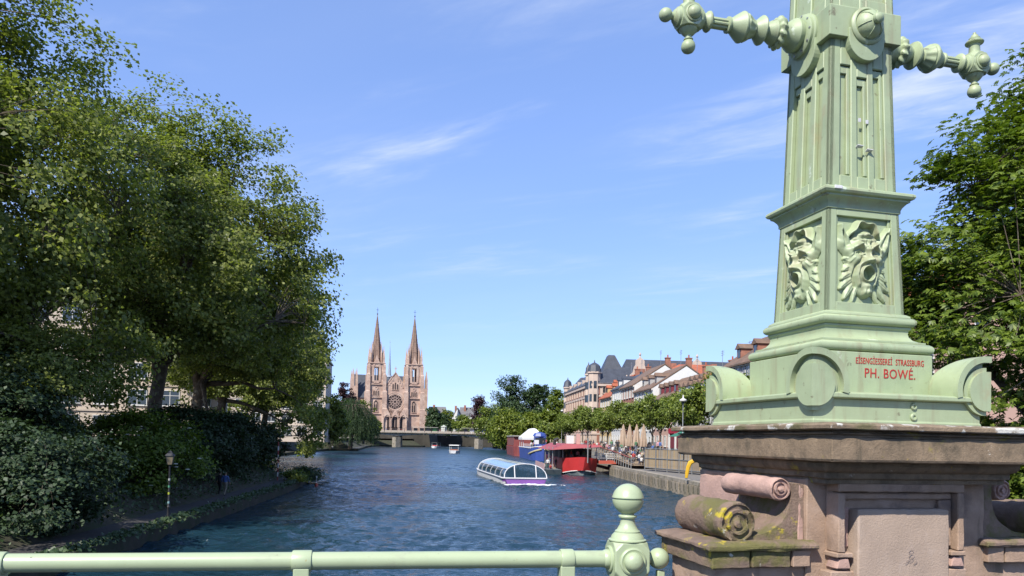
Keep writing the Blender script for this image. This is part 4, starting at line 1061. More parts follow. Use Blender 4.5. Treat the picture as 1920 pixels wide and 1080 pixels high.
# ------------------------------------------------------------------ people
PERSON = {}
def person_mesh(key, pose, top, bottom, hair, skin=(0.45,0.27,0.19)):
    """one continuous skinned figure; clothes by height bands"""
    if pose == 'sit':
        J = {'pel':(0,0,.50),'chest':(0,.02,.82),'neck':(0,.02,1.03),'head':(0,-.01,1.16),'top':(0,0,1.27),'hl':(.10,-.02,.50),'kl':(.12,-.42,.50),'al':(.12,-.42,.09),'tl':(.13,-.56,.05),
             'hr':(-.10,-.02,.50),'kr':(-.12,-.42,.50),'ar':(-.12,-.40,.09),'tr':(-.13,-.54,.05),'sl':(.19,.02,.96),'el':(.24,-.08,.72),'wl':(.16,-.30,.66),'fl':(.14,-.38,.66),'sr':(-.19,.02,.96),'er':(-.24,-.06,.72),'wr':(-.15,-.28,.68),'fr':(-.13,-.36,.68)}
    else:
        st = 0.16 if pose == 'walk' else 0.03
        J = {'pel':(0,0,.96),'chest':(0,0,1.26),'neck':(0,0,1.48),'head':(0,-.02,1.60),'top':(0,-.01,1.72),'hl':(.10,0,.92),'kl':(.11,-st*.9,.50),'al':(.11,-st*.6,.09),'tl':(.12,-st*.6-.13,.04),
             'hr':(-.10,0,.92),'kr':(-.11,st*.3,.50),'ar':(-.11,st*1.5,.11),'tr':(-.12,st*1.5-.13,.05),'sl':(.20,0,1.42),'el':(.26,st*.5,1.14),'wl':(.25,-.06,.90),'fl':(.25,-.10,.81),'sr':(-.20,0,1.42),'er':(-.26,-st*.3,1.14),'wr':(-.25,-.12-st*.4,.92),'fr':(-.25,-.16-st*.4,.84)}
    rad = {'pel':.15,'chest':.155,'neck':.062,'head':.10,'top':.07,'hl':.09,'kl':.065,'al':.045,'tl':.04,'sl':.075,'el':.046,'wl':.034,'fl':.036}
    E = [('pel','chest'),('chest','neck'),('neck','head'),('head','top'),('pel','hl'),('hl','kl'),('kl','al'),('al','tl'),('pel','hr'),('hr','kr'),('kr','ar'),('ar','tr'),('chest','sl'),('sl','el'),('el','wl'),('wl','fl'),('chest','sr'),('sr','er'),('er','wr'),('wr','fr')]
    ks = list(J); me = bpy.data.meshes.new('person'); me.from_pydata([J[k] for k in ks], [(ks.index(a),ks.index(b)) for a,b in E], [])
    o = bpy.data.objects.new('tmp', me); COL.objects.link(o)
    o.modifiers.new('skin','SKIN'); sub = o.modifiers.new('sub','SUBSURF'); sub.levels = 1; sub.render_levels = 1
    sk = me.skin_vertices[0].data
    for i, k in enumerate(ks):
        r_ = rad.get(k, rad.get(k[:-1]+'l', .05)); sk[i].radius = (r_, r_); sk[i].use_root = (k == 'pel')
    m2 = bpy.data.meshes.new_from_object(o.evaluated_get(bpy.context.evaluated_depsgraph_get()))
    bpy.data.objects.remove(o); bpy.data.meshes.remove(me)
    m2.name = 'person'; m2.materials.clear()
    for i, c in enumerate((bottom, top, skin, hair, (0.03,0.03,0.03))):
        nm = 'cloth_%.2f_%.2f_%.2f' % c; m2.materials.append(bpy.data.materials.get(nm) or mat(nm, c, 0.8, var=0.1, vscale=8))
    dz = 0 if pose != 'sit' else -0.45
    for p in m2.polygons:
        c = p.center; z = c.z-dz; lim = 0.98
        if pose == 'sit': bott = c.z < 0.56 or c.y < -.2 and c.z < .6
        else: bott = z < lim and abs(c.x) < 0.2
        if z > 1.66 or (z > 1.54 and c.y > 0.0): i = 3
        elif z > 1.47: i = 2
        elif bott: i = 0 if c.z > 0.10 else 4
        elif (abs(c.x) > 0.215 and z < 1.0) or (pose == 'sit' and c.y < -.24 and c.z > .58): i = 2
        else: i = 1
        p.material_index = i; p.use_smooth = True
    PERSON[key] = m2; return m2
TOPS = {'white':(0.72,0.70,0.68),'black':(0.03,0.03,0.035),'blue':(0.08,0.15,0.38),'red':(0.42,0.05,0.05),'grey':(0.30,0.30,0.32),'pink':(0.62,0.33,0.36),'beige':(0.50,0.41,0.30),'green':(0.10,0.22,0.12)}
BOT = [(0.04,0.05,0.10),(0.03,0.03,0.03),(0.30,0.26,0.20),(0.16,0.18,0.24)]
HAIR = [(0.03,0.02,0.015),(0.12,0.07,0.035),(0.30,0.21,0.10)]
for i, (k, c) in enumerate(TOPS.items()):
    for pose in ('stand','walk','sit'): person_mesh((pose,k), pose, c, BOT[i%4], HAIR[(i*2+len(pose))%3])
PN = {'stand':'standing','walk':'walking','sit':'seated'}
def person(pose, top, loc, rz, label, group=None, sc=1.0):
    o = link('person', PERSON[(pose,top)], None, loc, rz); o.scale = (sc,sc,sc)
    return tag(o, label, 'person', group)

# ------------------------------------------------------------------ windows and buildings
def window_meshes(w, h, frame, pane, arch=False, bars=True, d=0.10, sill=True):
    a = MB(); t = 0.09*min(1.0,w)
    a.box(-w/2-t,-w/2,-d,0.0,-t,h+t); a.box(w/2,w/2+t,-d,0.0,-t,h+t); a.box(-w/2,w/2,-d,0,h,h+t); a.box(-w/2,w/2,-d,0,-t,0)
    if sill: a.box(-w/2-2*t,w/2+2*t,-d-0.10,-0.002,-t-0.08,-t+0.001)
    if bars: a.box(-0.04,0.04,-d*.6,-.022,0,h); a.box(-w/2,w/2,-d*.55,-.021,h*.66,h*.66+.07)
    p = MB().box(-w/2,w/2,-0.02,0.0,0,h)
    return a.mesh('window', frame), p.mesh('pane', pane)
def put_windows(parent, wm, xs, zs, y=0.0, rz=0.0, M0=None):
    for z in zs:
        for x in xs:
            f = link('window', wm[0], parent, (x,y,z), rz); link('pane', wm[1], f)
def put_at(parent, wm, pts, rz):
    for p in pts:
        f = link('window', wm[0], parent, p, rz); link('pane', wm[1], f)

M['cream'] = mat('cream', (0.60,0.50,0.40), 0.85, var=0.1, vscale=0.6)
M['facade_white'] = mat('facade_white', (0.68,0.64,0.58), 0.85, var=0.08, vscale=0.5)
M['slate'] = mat('slate', (0.060,0.066,0.082), 0.55, var=0.22, vscale=0.8, bump=0.3, bscale=8)
M['tile_red'] = mat('tile_red', (0.40,0.115,0.055), 0.85, var=0.22, vscale=1.0, bump=0.5, bscale=9)
M['tile_brown'] = mat('tile_brown', (0.20,0.125,0.085), 0.9, var=0.28, vscale=0.9, bump=0.5, bscale=9, col2=(0.13,0.10,0.08), c2=(0.5,0.65), c2scale=0.6)
M['tile_orange'] = mat('tile_orange', (0.33,0.17,0.07), 0.9, var=0.25, vscale=0.9, bump=0.5, bscale=9)
WIN = window_meshes(1.1, 1.9, M['white'], M['glass'])

# cream building behind the plane trees, facing the river bend
def left_building(label, loc, rz, W_, D_, H_, floors, bays, wallm, roofm, arch=True):
    t = thing('apartment_building', label, 'building', loc, rz)
    MB().box(0,W_,0,D_,-1,H_).build('wall', wallm, t)
    m = MB(); m.rect_stack([(-.4,W_+.4,-.4,D_+.4,H_),(-.4,W_+.4,-.4,D_+.4,H_+.35),(0.2,W_-.2,.2,D_-.2,H_+.4),(1.2,W_-1.2,1.2,D_-1.2,H_+3.6),(3.0,W_-3.0,3.4,D_-3.4,H_+4.6)]); m.build('roof', roofm, t)
    fh = H_/floors
    for f in range(1,floors): MB().box(-.06,W_+.06,-.16,-.002,f*fh-.18,f*fh+.12).build('string_course', wallm, t)
    big = window_meshes(2.4, 2.1, M['white'], M['glass'])
    xs = [W_*(i+.5)/bays for i in range(bays)]
    put_windows(t, big, xs, [f*fh+0.9 for f in range(floors)], -0.002)
    ys = [D_*(i+.5)/3 for i in range(3)]
    put_at(t, WIN, [(W_+.002, y, f*fh+.9) for y in ys for f in range(floors)], R(90))
    return t
left_building('cream apartment building seen through the plane trees', (-72,101,GL), R(16), 30, 16, 19, 5, 7, M['cream'], M['slate'])
left_building('grey building with mansard roof above the trees left of the church', (-86,196,GL), R(8), 36, 15, 21, 6, 9, M['cream'], M['slate'])
left_building('pale building hidden deep behind the nearest plane tree', (-95,62,GL), R(30), 34, 15, 20, 5, 8, M['facade_white'], M['slate'])

# river bank furniture on the left
def path_lamp(label, loc, sc=1.0):
    t = thing('path_lamp', label, 'street lamp', loc, 0.3, 'lamps on the riverside path'); t.scale = (sc,)*3
    MB().lathe([(0.11,0),(0.11,0.08),(0.07,0.12),(0.06,0.7),(0.075,0.72),(0.05,0.78),(0.045,2.75),(0.06,2.8),(0.09,2.84)], n=12).build('post', M['dark'], t, smooth=40)
    hd = MB().rings([[(r_*math.cos(R(45+90*i)),r_*math.sin(R(45+90*i)),z) for i in range(4)] for r_,z in ((0.14,2.86),(0.25,3.3))]).build('lantern', mat('lantern_glass',(0.30,0.24,0.15),0.4), t)
    for i in range(4):
        a = R(45+90*i); MB().tube([(0.145*math.cos(a),0.145*math.sin(a),2.85),(0.255*math.cos(a),0.255*math.sin(a),3.3)], 0.014, 4).build('lantern_bar', M['dark'], hd)
    MB().rings([[(r_*math.cos(R(45+90*i)),r_*math.sin(R(45+90*i)),z) for i in range(4)] for r_,z in ((0.30,3.3),(0.28,3.34),(0.12,3.46),(0.12,3.50),(0.02,3.56))]).build('lantern_roof', M['dark'], t)
    for z, c in ((1.35,(0.5,0.55,0.05)),(1.7,(0.1,0.35,0.2)),(2.05,(0.6,0.6,0.55)),(0.9,(0.3,0.5,0.5))):
        MB().lathe([(0.052,z),(0.053,z+.005),(0.052,z+.11)], n=12).build('sticker', mat('sticker_c',c,0.6), t)
path_lamp('dark riverside lamp post with stickers on the shaded path', (-17.2,37.7,pz))
sp = thing('striped_post', 'thin red and white post at the path bend', 'post', (-22.6,72.5,pz))
for i in range(9): MB().lathe([(0.06,i*.42),(0.06,i*.42+.419)], n=10).build('band', M['white'] if i%2 else mat('band_red',(0.35,0.06,0.05),0.6), sp)
person('walk','blue',(-20.4,53.5,pz+.02),R(160),'person in a blue top walking away on the dark path')
person('walk','black',(-21.1,54.3,pz+.02),R(165),'person in black on the dark path beside a walker in blue')
person('sit','white',(-63.3,264.5,0.55),R(20),'person in white sitting on the low wall before the willow')
bw = at(585,918,5.2*1400/104)
t = thing('channel_buoy', 'small red and white float at the tip of the bank point', 'buoy', (-19.6,75.5,-.1)); MB().lathe([(0.02,0),(0.16,0.05),(0.16,0.3),(0.05,0.5)], n=10).build('float', mat('buoy_red',(0.5,0.08,0.04),0.5), t, smooth=40); MB().lathe([(0.03,0.5),(0.03,1.0),(0.08,1.02),(0.08,1.15),(0.01,1.2)], n=8).build('topmark', M['white'], t)
iron = thing('street_fence', 'dark iron fence along the left street by the plane trunk', 'fence', (0,0,GL))
fl = offset(LB,7.6); 
for s0 in range(70,150):
    p, tt = along(fl, s0*1.0); MB().box(p.x-.03,p.x+.03,p.y-.03,p.y+.03,0,1.05).build('picket_post', M['dark'], iron)
pts = [along(fl, s0)[0] for s0 in range(70,150,2)]
for z in (0.5,1.0): MB().tube([(p.x,p.y,z) for p in pts], 0.025, 4).build('rail', M['dark'], iron)

# ------------------------------------------------------------------ the twin-towered church
CS = 440/1400.0                                # metres per photograph pixel at the church
M['church'] = mat('church', (0.50,0.345,0.27), 0.9, var=0.28, vscale=0.35, bump=0.5, bscale=3, col2=(0.64,0.48,0.385), c2=(0.45,0.65), c2scale=0.25)
add_patches(M['church'], (0.30,0.19,0.15), 0.54, 0.68, 0.9, 8, 3.0)
M['church_dark'] = mat('church_dark', (0.05,0.035,0.035), 0.8)
M['spire'] = mat('spire', (0.28,0.185,0.14), 0.9, var=0.2, vscale=0.5, bump=0.3, bscale=3)
ST, SD_, SP = M['church'], M['church_dark'], M['spire']
CX, CY, CZ = -70.0, 440.0, 8.0
chu = thing('church', 'pink sandstone church with twin spires, rose window and three portals', 'church', (CX,CY,CZ), R(15))
def lancet(w, h, n=6):
    """outline of a pointed arch, base centre at 0,0"""
    pts = [(-w/2,0),(w/2,0)]; hs_ = h-w*0.85
    pts += [(w/2-w+w*math.cos(a), hs_+w*math.sin(a)) for a in [math.pi/3*i/n for i in range(n+1)]]
    pts += [(-w/2+w-w*math.cos(a), hs_+w*math.sin(a)) for a in [math.pi/3*(n-i)/n for i in range(n+1)]][1:]
    return pts
def arch_ring(mb, w, h, t, y0, y1, x=0, z=0, n=6):
    a = lancet(w,h,n); b = lancet(w+2*t,h+t*1.5,n); k = len(a)
    def P(q,y): return (q[0]+x,y,q[1]+z)
    for i in range(1,k):
        j = (i+1)%k
        mb.hexa([P(a[i],y0),P(b[i],y0),P(b[j],y0),P(a[j],y0),P(a[i],y1),P(b[i],y1),P(b[j],y1),P(a[j],y1)])
def lancet_window(parent, x, z, w, h, y, mull=True, dep=0.25):
    m = MB(); arch_ring(m, w, h, 0.28, y-dep, y+0.02, x, z); m.box(x-w/2-.3,x+w/2+.3,y-dep-.1,y,z-.35,z)
    if mull:
        m.box(x-.12,x+.12,y-dep*.7,y,z,z+h*.72); arch_ring(m, w*.40, h*.66, .1, y-dep*.6, y, x-w*.25, z); arch_ring(m, w*.40, h*.66, .1, y-dep*.6, y, x+w*.25, z)
        m.annulus(w*.10,w*.24,.15,(x,y-.16,z+h*.74),(0,1,0),10)
    f = m.build('window', ST, parent)
    MB().prism([(p[0]+x,p[1]+z) for p in lancet(w,h)], y-0.05, y+0.01, 'y').build('pane', SD_, f)
    return f
def tower(cx):
    hw, d = 4.95, 4.95
    f0 = -d
    H1, H2 = 28.0, 40.0                        # belfry floor, belfry top
    t = MB(); t.box(cx-hw+.6,cx+hw-.6,-d+.6,d-.6,-4,H1)
    # belfry: four corner piers and arches leave openings to the sky
    for sx in (-1,1):
        for sy in (-1,1):
            x0, y0 = cx+sx*2.95, sy*2.95
            t.box(x0-1.4,x0+1.4,y0-1.4,y0+1.4,H1,H2)
    o = t.build('tower', ST, chu)
    for sx in (-1,1):
        for sy in (-1,1):
            m = MB()
            for z0, z1, e in ((-4,14,1.55),(14,24,1.3),(24,34,1.0),(34,39.5,.75)):
                bx_, by_ = cx+sx*(hw-.9+e*.55), sy*(d-.9+e*.55)
                m.box(bx_-e, bx_+e, by_-e, by_+e, z0, z1-.6)
                m.rect_stack([(bx_-e-.02,bx_+e+.02,by_-e-.02,by_+e+.02,z1-.6),(bx_-e+.35,bx_+e-.35,by_-e+.35,by_+e-.35,z1)])
            m.build('buttress', ST, o)
    for z in (10.6,20.0,27.6,H2): MB().box(cx-hw-.1,cx+hw+.1,-d-.1,d+.1,z-.25,z+.25).build('string_course', ST, o)
    lancet_window(o, cx, 11.8, 2.5, 6.6, -d+.58)
    for q in (-1.2,0,1.2): lancet_window(o, cx+q, 20.8, 0.75, 3.1, -d+.58, False)
    m = MB().annulus(.5,1.05,.25,(cx,-d+.32,25.4),(0,1,0),14); m.build('oculus', ST, o)
    for rz, ox, oy in ((0,0,-d+.7),(math.pi/2,hw-.7,0),(math.pi,0,d-.7),(-math.pi/2,-hw+.7,0)):
        m = MB(); arch_ring(m, 2.7, 10.9, 1.1, -.5, .5, 0, H1+1.0); m.box(-.16,.16,-.2,.2,H1+.3,H1+9); m.box(-1.6,1.6,-.45,.45,H1+.25,H1+1.8)
        arch_ring(m, 1.1, 8.6, .14, -.18, .18, -.67, H1+1.0); arch_ring(m, 1.1, 8.6, .14, -.18, .18, .67, H1+1.0)
        # gable over the opening
        m.prism([(-2.6,H2-2.2),(2.6,H2-2.2),(0,H2+4.8)], -.3, .3, 'y')
        b = m.build('belfry_arch', ST, o); b.location = (cx+ox,oy,0); b.rotation_euler = (0,0,rz)
    # pinnacles on the corners
    for sx in (-1,1):
        for sy in (-1,1):
            m = MB()
            for e, z0, z1, z2 in ((.62,38.5,43.0,49.5),):
                x0, y0 = cx+sx*(hw-1.0), sy*(d-1.0)
                m.box(x0-e,x0+e,y0-e,y0+e,z0,z1); m.rings([[(x0+r_*math.cos(R(45+90*i)),y0+r_*math.sin(R(45+90*i)),z) for i in range(4)] for r_,z in ((e*1.5,z1),(e*.2,z2),(.05,z2+1.2))])
                m.box(cx+sx*(hw-2.4)-.4,cx+sx*(hw-2.4)+.4,sy*(d-2.4)-.4,sy*(d-2.4)+.4,39,46)
                m.rings([[(cx+sx*(hw-2.4)+r_*math.cos(R(45+90*i)),sy*(d-2.4)+r_*math.sin(R(45+90*i)),z) for i in range(4)] for r_,z in ((.6,46),(.06,53))])
            m.build('pinnacle', ST, o)
    # spire: octagon with edge ribs, bands and lucarnes
    zb, zt, rb_ = 39.8, 69.0, 3.3
    def ring(r_, z): return [(cx+r_*math.cos(R(22.5+45*i)), r_*math.sin(R(22.5+45*i)), z) for i in range(8)]
    sp_ = MB().rings([ring(rb_+.25,zb),ring(rb_+.1,zb+1.2),ring(rb_*.56,zb+14),ring(.22,zt-1.5),ring(.22,zt)]).build('spire', SP, o)
    m = MB()
    for i in range(8):
        a = R(22.5+45*i); m.tube([(cx+(rb_+.1)*math.cos(a),(rb_+.1)*math.sin(a),zb+1),(cx+rb_*.565*math.cos(a),rb_*.565*math.sin(a),zb+14),(cx+.25*math.cos(a),.25*math.sin(a),zt-1.5)], [.24,.2,.1], 4)
        for k in range(9):
            f = k/9; r_ = rb_*(1-f)*.97+.2*f; z = zb+2+(zt-zb-5)*f; m.ball((cx+(r_+.2)*math.cos(a),(r_+.2)*math.sin(a),z), .26, 5, 4)
    m.build('spire_rib', SP, sp_)
    for z in (47.5,54.0,60.0):
        r_ = rb_*(zt-z)/(zt-zb-1)*.99+.12; MB().rings([ring(r_+.12,z-.2),ring(r_+.16,z),ring(r_+.05,z+.25)]).build('spire_band', SP, sp_)
    m = MB(); m.tube([(cx,0,zt-.2),(cx,0,zt+4.0)], .09, 5); m.box(cx-.75,cx+.75,-.07,.07,zt+2.6,zt+2.78); m.ball((cx,0,zt+.3), .42, 8, 6); m.build('spire_cross', M['dark'], sp_)
XL, XR = -10.7, 11.3
tower(XL); tower(XR)
# nave front between the towers: gable, rose window, gallery, portals
m = MB(); m.prism([(XL+4.2,-4),(XR-4.2,-4),(XR-4.2,25.4),(0.3,34.6),(XL+4.2,25.4)], -4.3, -3.2, 'y'); nave = m.build('gable_front', ST, chu)
m = MB()
for sg, x0 in ((1,XL+4.0),(-1,XR-4.0)):
    m.hexa([(x0,-4.6,24.9),(0.3,-4.6,34.6),(0.3,-3.1,34.6),(x0,-3.1,24.9),(x0,-4.6,25.7),(0.3,-4.6,35.4),(0.3,-3.1,35.4),(x0,-3.1,25.7)])
    for k in range(6):
        f = (k+.5)/7; x_, z_ = x0+(0.3-x0)*f, 24.6+9.6*f
        m.box(x_-.35,x_+.35,-4.55,-4.28,z_-2.2,z_-.4)
m.build('gable_coping', ST, nave)
MB().tube([(0.3,-4,35.2),(0.3,-4,38.4)], .2, 5).box(-.6,1.2,-4.1,-3.9,37.0,37.35).build('gable_cross', ST, nave)
for q in (-1.3,0,1.3): lancet_window(nave, 0.3+q, 24.8, .8, 4.2 if q == 0 else 3.4, -4.31, False)
m = MB(); rc = (0.3, 17.7); RR = 4.3
m.annulus(RR,RR+.75,.5,(rc[0],-4.75,rc[1]),(0,1,0),40)
m.annulus(RR+.9,RR+1.5,.35,(rc[0],-4.62,rc[1]),(0,1,0),40)
rose = m.build('rose_window', ST, nave)
MB().lathe([(0.01,0),(RR+.1,0),(RR+.1,.1),(.01,.1)], (rc[0],-4.42,rc[1]), (0,1,0), 40).build('pane', SD_, rose)
TR = mat('tracery', (0.50,0.36,0.30), 0.9)
m = MB()
m.annulus(.75,1.05,.3,(rc[0],-4.75,rc[1]),(0,1,0),16)
for k in range(8):
    a = 2*math.pi*k/8
    for rr_, rad_, off in ((1.85,.70,0),(3.3,.86,.5)):
        aa = a+off*2*math.pi/8
        m.annulus(rad_-.17,rad_+.06,.28,(rc[0]+rr_*math.cos(aa),-4.74,rc[1]+rr_*math.sin(aa)),(0,1,0),14)
m.build('tracery', TR, rose)
m = MB()
for k in range(11): arch_ring(m, .75, 2.4, .16, -4.75, -4.3, -4.7+k*1.0, 9.9)
m.box(-5.6,6.2,-4.9,-4.3,9.5,9.8); m.box(-5.6,6.2,-4.85,-4.3,12.6,12.85); m.build('gallery', ST, nave)
PZ = 2.9
for q in (-4.3,0.3,4.9):
    m = MB()
    for k in range(3): arch_ring(m, 2.9+k*.5, 6.4+k*.35, .26, -6.6+k*.0-.5*k, -6.1-.5*k+.9, q, PZ)
    m.prism([(q-2.35,PZ+6.0),(q+2.35,PZ+6.0),(q,PZ+10.6)], -7.3, -6.7, 'y'); m.box(q-2.35,q-1.75,-7.3,-4.3,PZ-7,PZ+5.1); m.box(q+1.75,q+2.35,-7.3,-4.3,PZ-7,PZ+5.1)
    f = m.build('portal', ST, nave)
    MB().prism([(p[0]+q,p[1]+PZ) for p in lancet(2.95,6.5)], -6.2, -6.05, 'y').build('door', SD_, f)
    g_ = MB(); g_.box(q-.12,q+.12,-6.4,-6.2,PZ,PZ+4.7); g_.annulus(.3,.5,.2,(q,-6.4,PZ+5.2),(0,1,0),10); g_.build('door_mullion', TR, f)
# nave roof, transept, crossing fleche
m = MB(); m.prism([(XL+3.6,24.6),(XR-3.6,24.6),(0.3,34.2)], -3.2, 52, 'y'); m.build('roof', M['slate'], chu)
MB().box(XL+3.8,XR-3.8,-3.1,51,-4,24.5).build('nave_wall', ST, chu)
m = MB(); m.prism([(24,21),(44,21),(34,36.0)], -21.5, 21.5, 'x'); m.build('transept_roof', M['slate'], chu)
m = MB(); m.box(-21,21,24.6,43.4,-4,21); m.build('transept_wall', ST, chu)
for x0 in (-21.5,21.5):
    for y0 in (24.5,43.5):
        m = MB()
        for e, z1, z2 in ((1.9,28,26),):
            m.box(x0-e,x0+e,y0-e,y0+e,-4,z1)
            for dx in (-1.1,1.1):
                for dy in (-1.1,1.1): m.rings([[(x0+dx+r_*math.cos(R(45+90*i)),y0+dy+r_*math.sin(R(45+90*i)),z) for i in range(4)] for r_,z in ((1.0,z1),(1.0,z1+5),(.08,z1+11))])
        m.build('transept_turret', ST, chu)
m = MB()
def oring(x_, y_, r_, z): return [(x_+r_*math.cos(R(22.5+45*i)), y_+r_*math.sin(R(22.5+45*i)), z) for i in range(8)]
fx, fy = 0.3, 33.0
m.rings([oring(fx,fy,1.5,31),oring(fx,fy,1.5,31)]); 
for i in range(8): a = R(22.5+45*i); m.tube([(fx+1.35*math.cos(a),fy+1.35*math.sin(a),31),(fx+1.35*math.cos(a),fy+1.35*math.sin(a),35)], .2, 4)
m.rings([oring(fx,fy,1.7,35),oring(fx,fy,1.2,36.2),oring(fx,fy,.75,42),oring(fx,fy,.1,55)]); m.tube([(fx,fy,55),(fx,fy,58.5)], .08, 4); m.box(fx-.5,fx+.5,fy-.05,fy+.05,57,57.2)
m.build('fleche', mat('zinc',(0.42,0.46,0.52),0.45,metal=.3,var=.1,vscale=.5), chu)

# ------------------------------------------------------------------ far road bridge
YB = 392.0
M['girder'] = mat('girder', (0.46,0.42,0.35), 0.9, var=0.12, vscale=0.3, bump=0.2, bscale=4)
M['parapet'] = mat('parapet', (0.40,0.34,0.28), 0.9, var=0.2, vscale=0.4)
fb = thing('road_bridge', 'low grey road bridge with two stone piers in front of the church', 'bridge', (0,YB,0))
piers = [-60.5,-17.3]; xa, xb = -84.0, 14.0
def soffit(x):
    ds = min(abs(x-p) for p in piers); return 5.75+1.25*min(1,(ds/16)**0.8)
xs = np.linspace(xa,xb,50); m = MB()
for a, b in zip(xs, xs[1:]):
    m.hexa([(a,-0.3,soffit(a)),(b,-0.3,soffit(b)),(b,9,soffit(b)),(a,9,soffit(a)),(a,-0.3,7.45),(b,-0.3,7.45),(b,9,7.45),(a,9,7.45)])
m.build('girder', M['girder'], fb)
MB().box(xa,xb,-1.6,10.2,7.46,7.85).build('deck', M['quay_stone'], fb)
sl = MB().box(0.12,3.28,-1.55,-1.25,0,0.85).mesh('parapet_slab', M['parapet'])
for k in range(28): link('parapet_slab', sl, fb, (xa+k*3.5,0,7.855))
br_ = MB().prism([(-1.6,7.4),(-.35,7.4),(-.35,6.5)], -0.3, 0.3, 'x').mesh('bracket', M['girder'])
for k in range(28): link('bracket', br_, fb, (xa+k*3.5,0,0))
m = MB()
for k in range(57): x_ = xa+k*1.75; m.box(x_-.04,x_+.04,-1.4,-1.32,8.7,9.75)
m.box(xa,xb,-1.42,-1.3,9.7,9.82); m.box(xa,xb,-1.4,-1.33,9.2,9.27); m.build('railing', M['dark'], fb)
for px_ in piers:
    m = MB(); m.rings([[(px_-2.2,0.4,-2),(px_+2.2,0.4,-2),(px_+2.2,8.5,-2),(px_-2.2,8.5,-2)],[(px_-1.8,0.4,5.9),(px_+1.8,0.4,5.9),(px_+1.8,8.5,5.9),(px_-1.8,8.5,5.9)]])
    m.prism([(px_-2.2,0.4),(px_,-1.8),(px_+2.2,0.4)], -2, 5.2, 'z'); m.build('pier', M['quay_stone'], fb)
for k, x_ in enumerate((xa-6,xb+4)): MB().box(x_-8,x_+8,-1.2,10,-2,7.4).build('abutment', M['quay_stone'], fb)
# shelters, kiosk and walkers on the far bridge
def shelter(label, x0, x1, y, backs):
    t = thing('bus_shelter', label, 'shelter', (x0,YB+y,7.86)); w = x1-x0
    MB().box(-.3,w+.3,-.9,.9,2.75,2.95).build('roof', M['concrete'], t)
    n = max(3,int(w/3))
    for k in range(n+1): MB().box(w*k/n-.07,w*k/n+.07,.6,.74,0,2.75).build('post', M['dark'], t)
    for k, c in enumerate(backs): MB().box(w*(k+.5)/len(backs)-w*.32/len(backs),w*(k+.5)/len(backs)+w*.32/len(backs),.4,.5,.35,2.4).build('panel', mat('shelter_panel',c,0.4), t)
shelter('long bus shelter with a white panel at the right of the far bridge', -26.2, -10.3, 6.0, ((0.03,0.03,0.05),(0.6,0.6,0.6),(0.08,0.12,0.08),(0.08,0.25,0.45),(0.45,0.20,0.22)))
shelter('bus shelter with a green panel before the church portals', -53.0, -39.5, 6.0, ((0.02,0.03,0.04),(0.05,0.06,0.07),(0.03,0.04,0.05),(0.03,0.22,0.06)))
kio = thing('advertising_column', 'pale round kiosk with ornate cap on the far bridge', 'kiosk', (-36.5,YB+9,7.86))
MB().lathe([(1.5,0),(1.5,.4),(1.25,.5),(1.25,3.0),(1.7,3.2),(1.7,3.5),(0.9,3.8),(.2,4.3)], n=14).build('drum', mat('kiosk',(0.50,0.52,0.44),0.7,var=.15,vscale=.8), kio, smooth=40)
for k in range(6): MB().box(1.27*math.cos(k)-.2,1.27*math.cos(k)+.2,1.27*math.sin(k)-.2,1.27*math.sin(k)+.2,.5,3.1).build('pilaster', M['white'], kio)
cols_ = list(TOPS)
for k, x_ in enumerate((-74,-70.5,-66,-58,-56.5,-37.8,-33.5,-31,-29.8,-27.4,-20,-14.6,-9,-7.5,-4)):
    person('walk' if k%2 else 'stand', cols_[k%8], (x_,YB+0.4+(k%3)*.5,7.86), R((k*67)%360), 'tiny walker on the far bridge dressed in '+cols_[k%8] if k < 8 else 'tiny walker on the right half of the far bridge in '+cols_[k%8], 'walkers on the far bridge', 1.08)
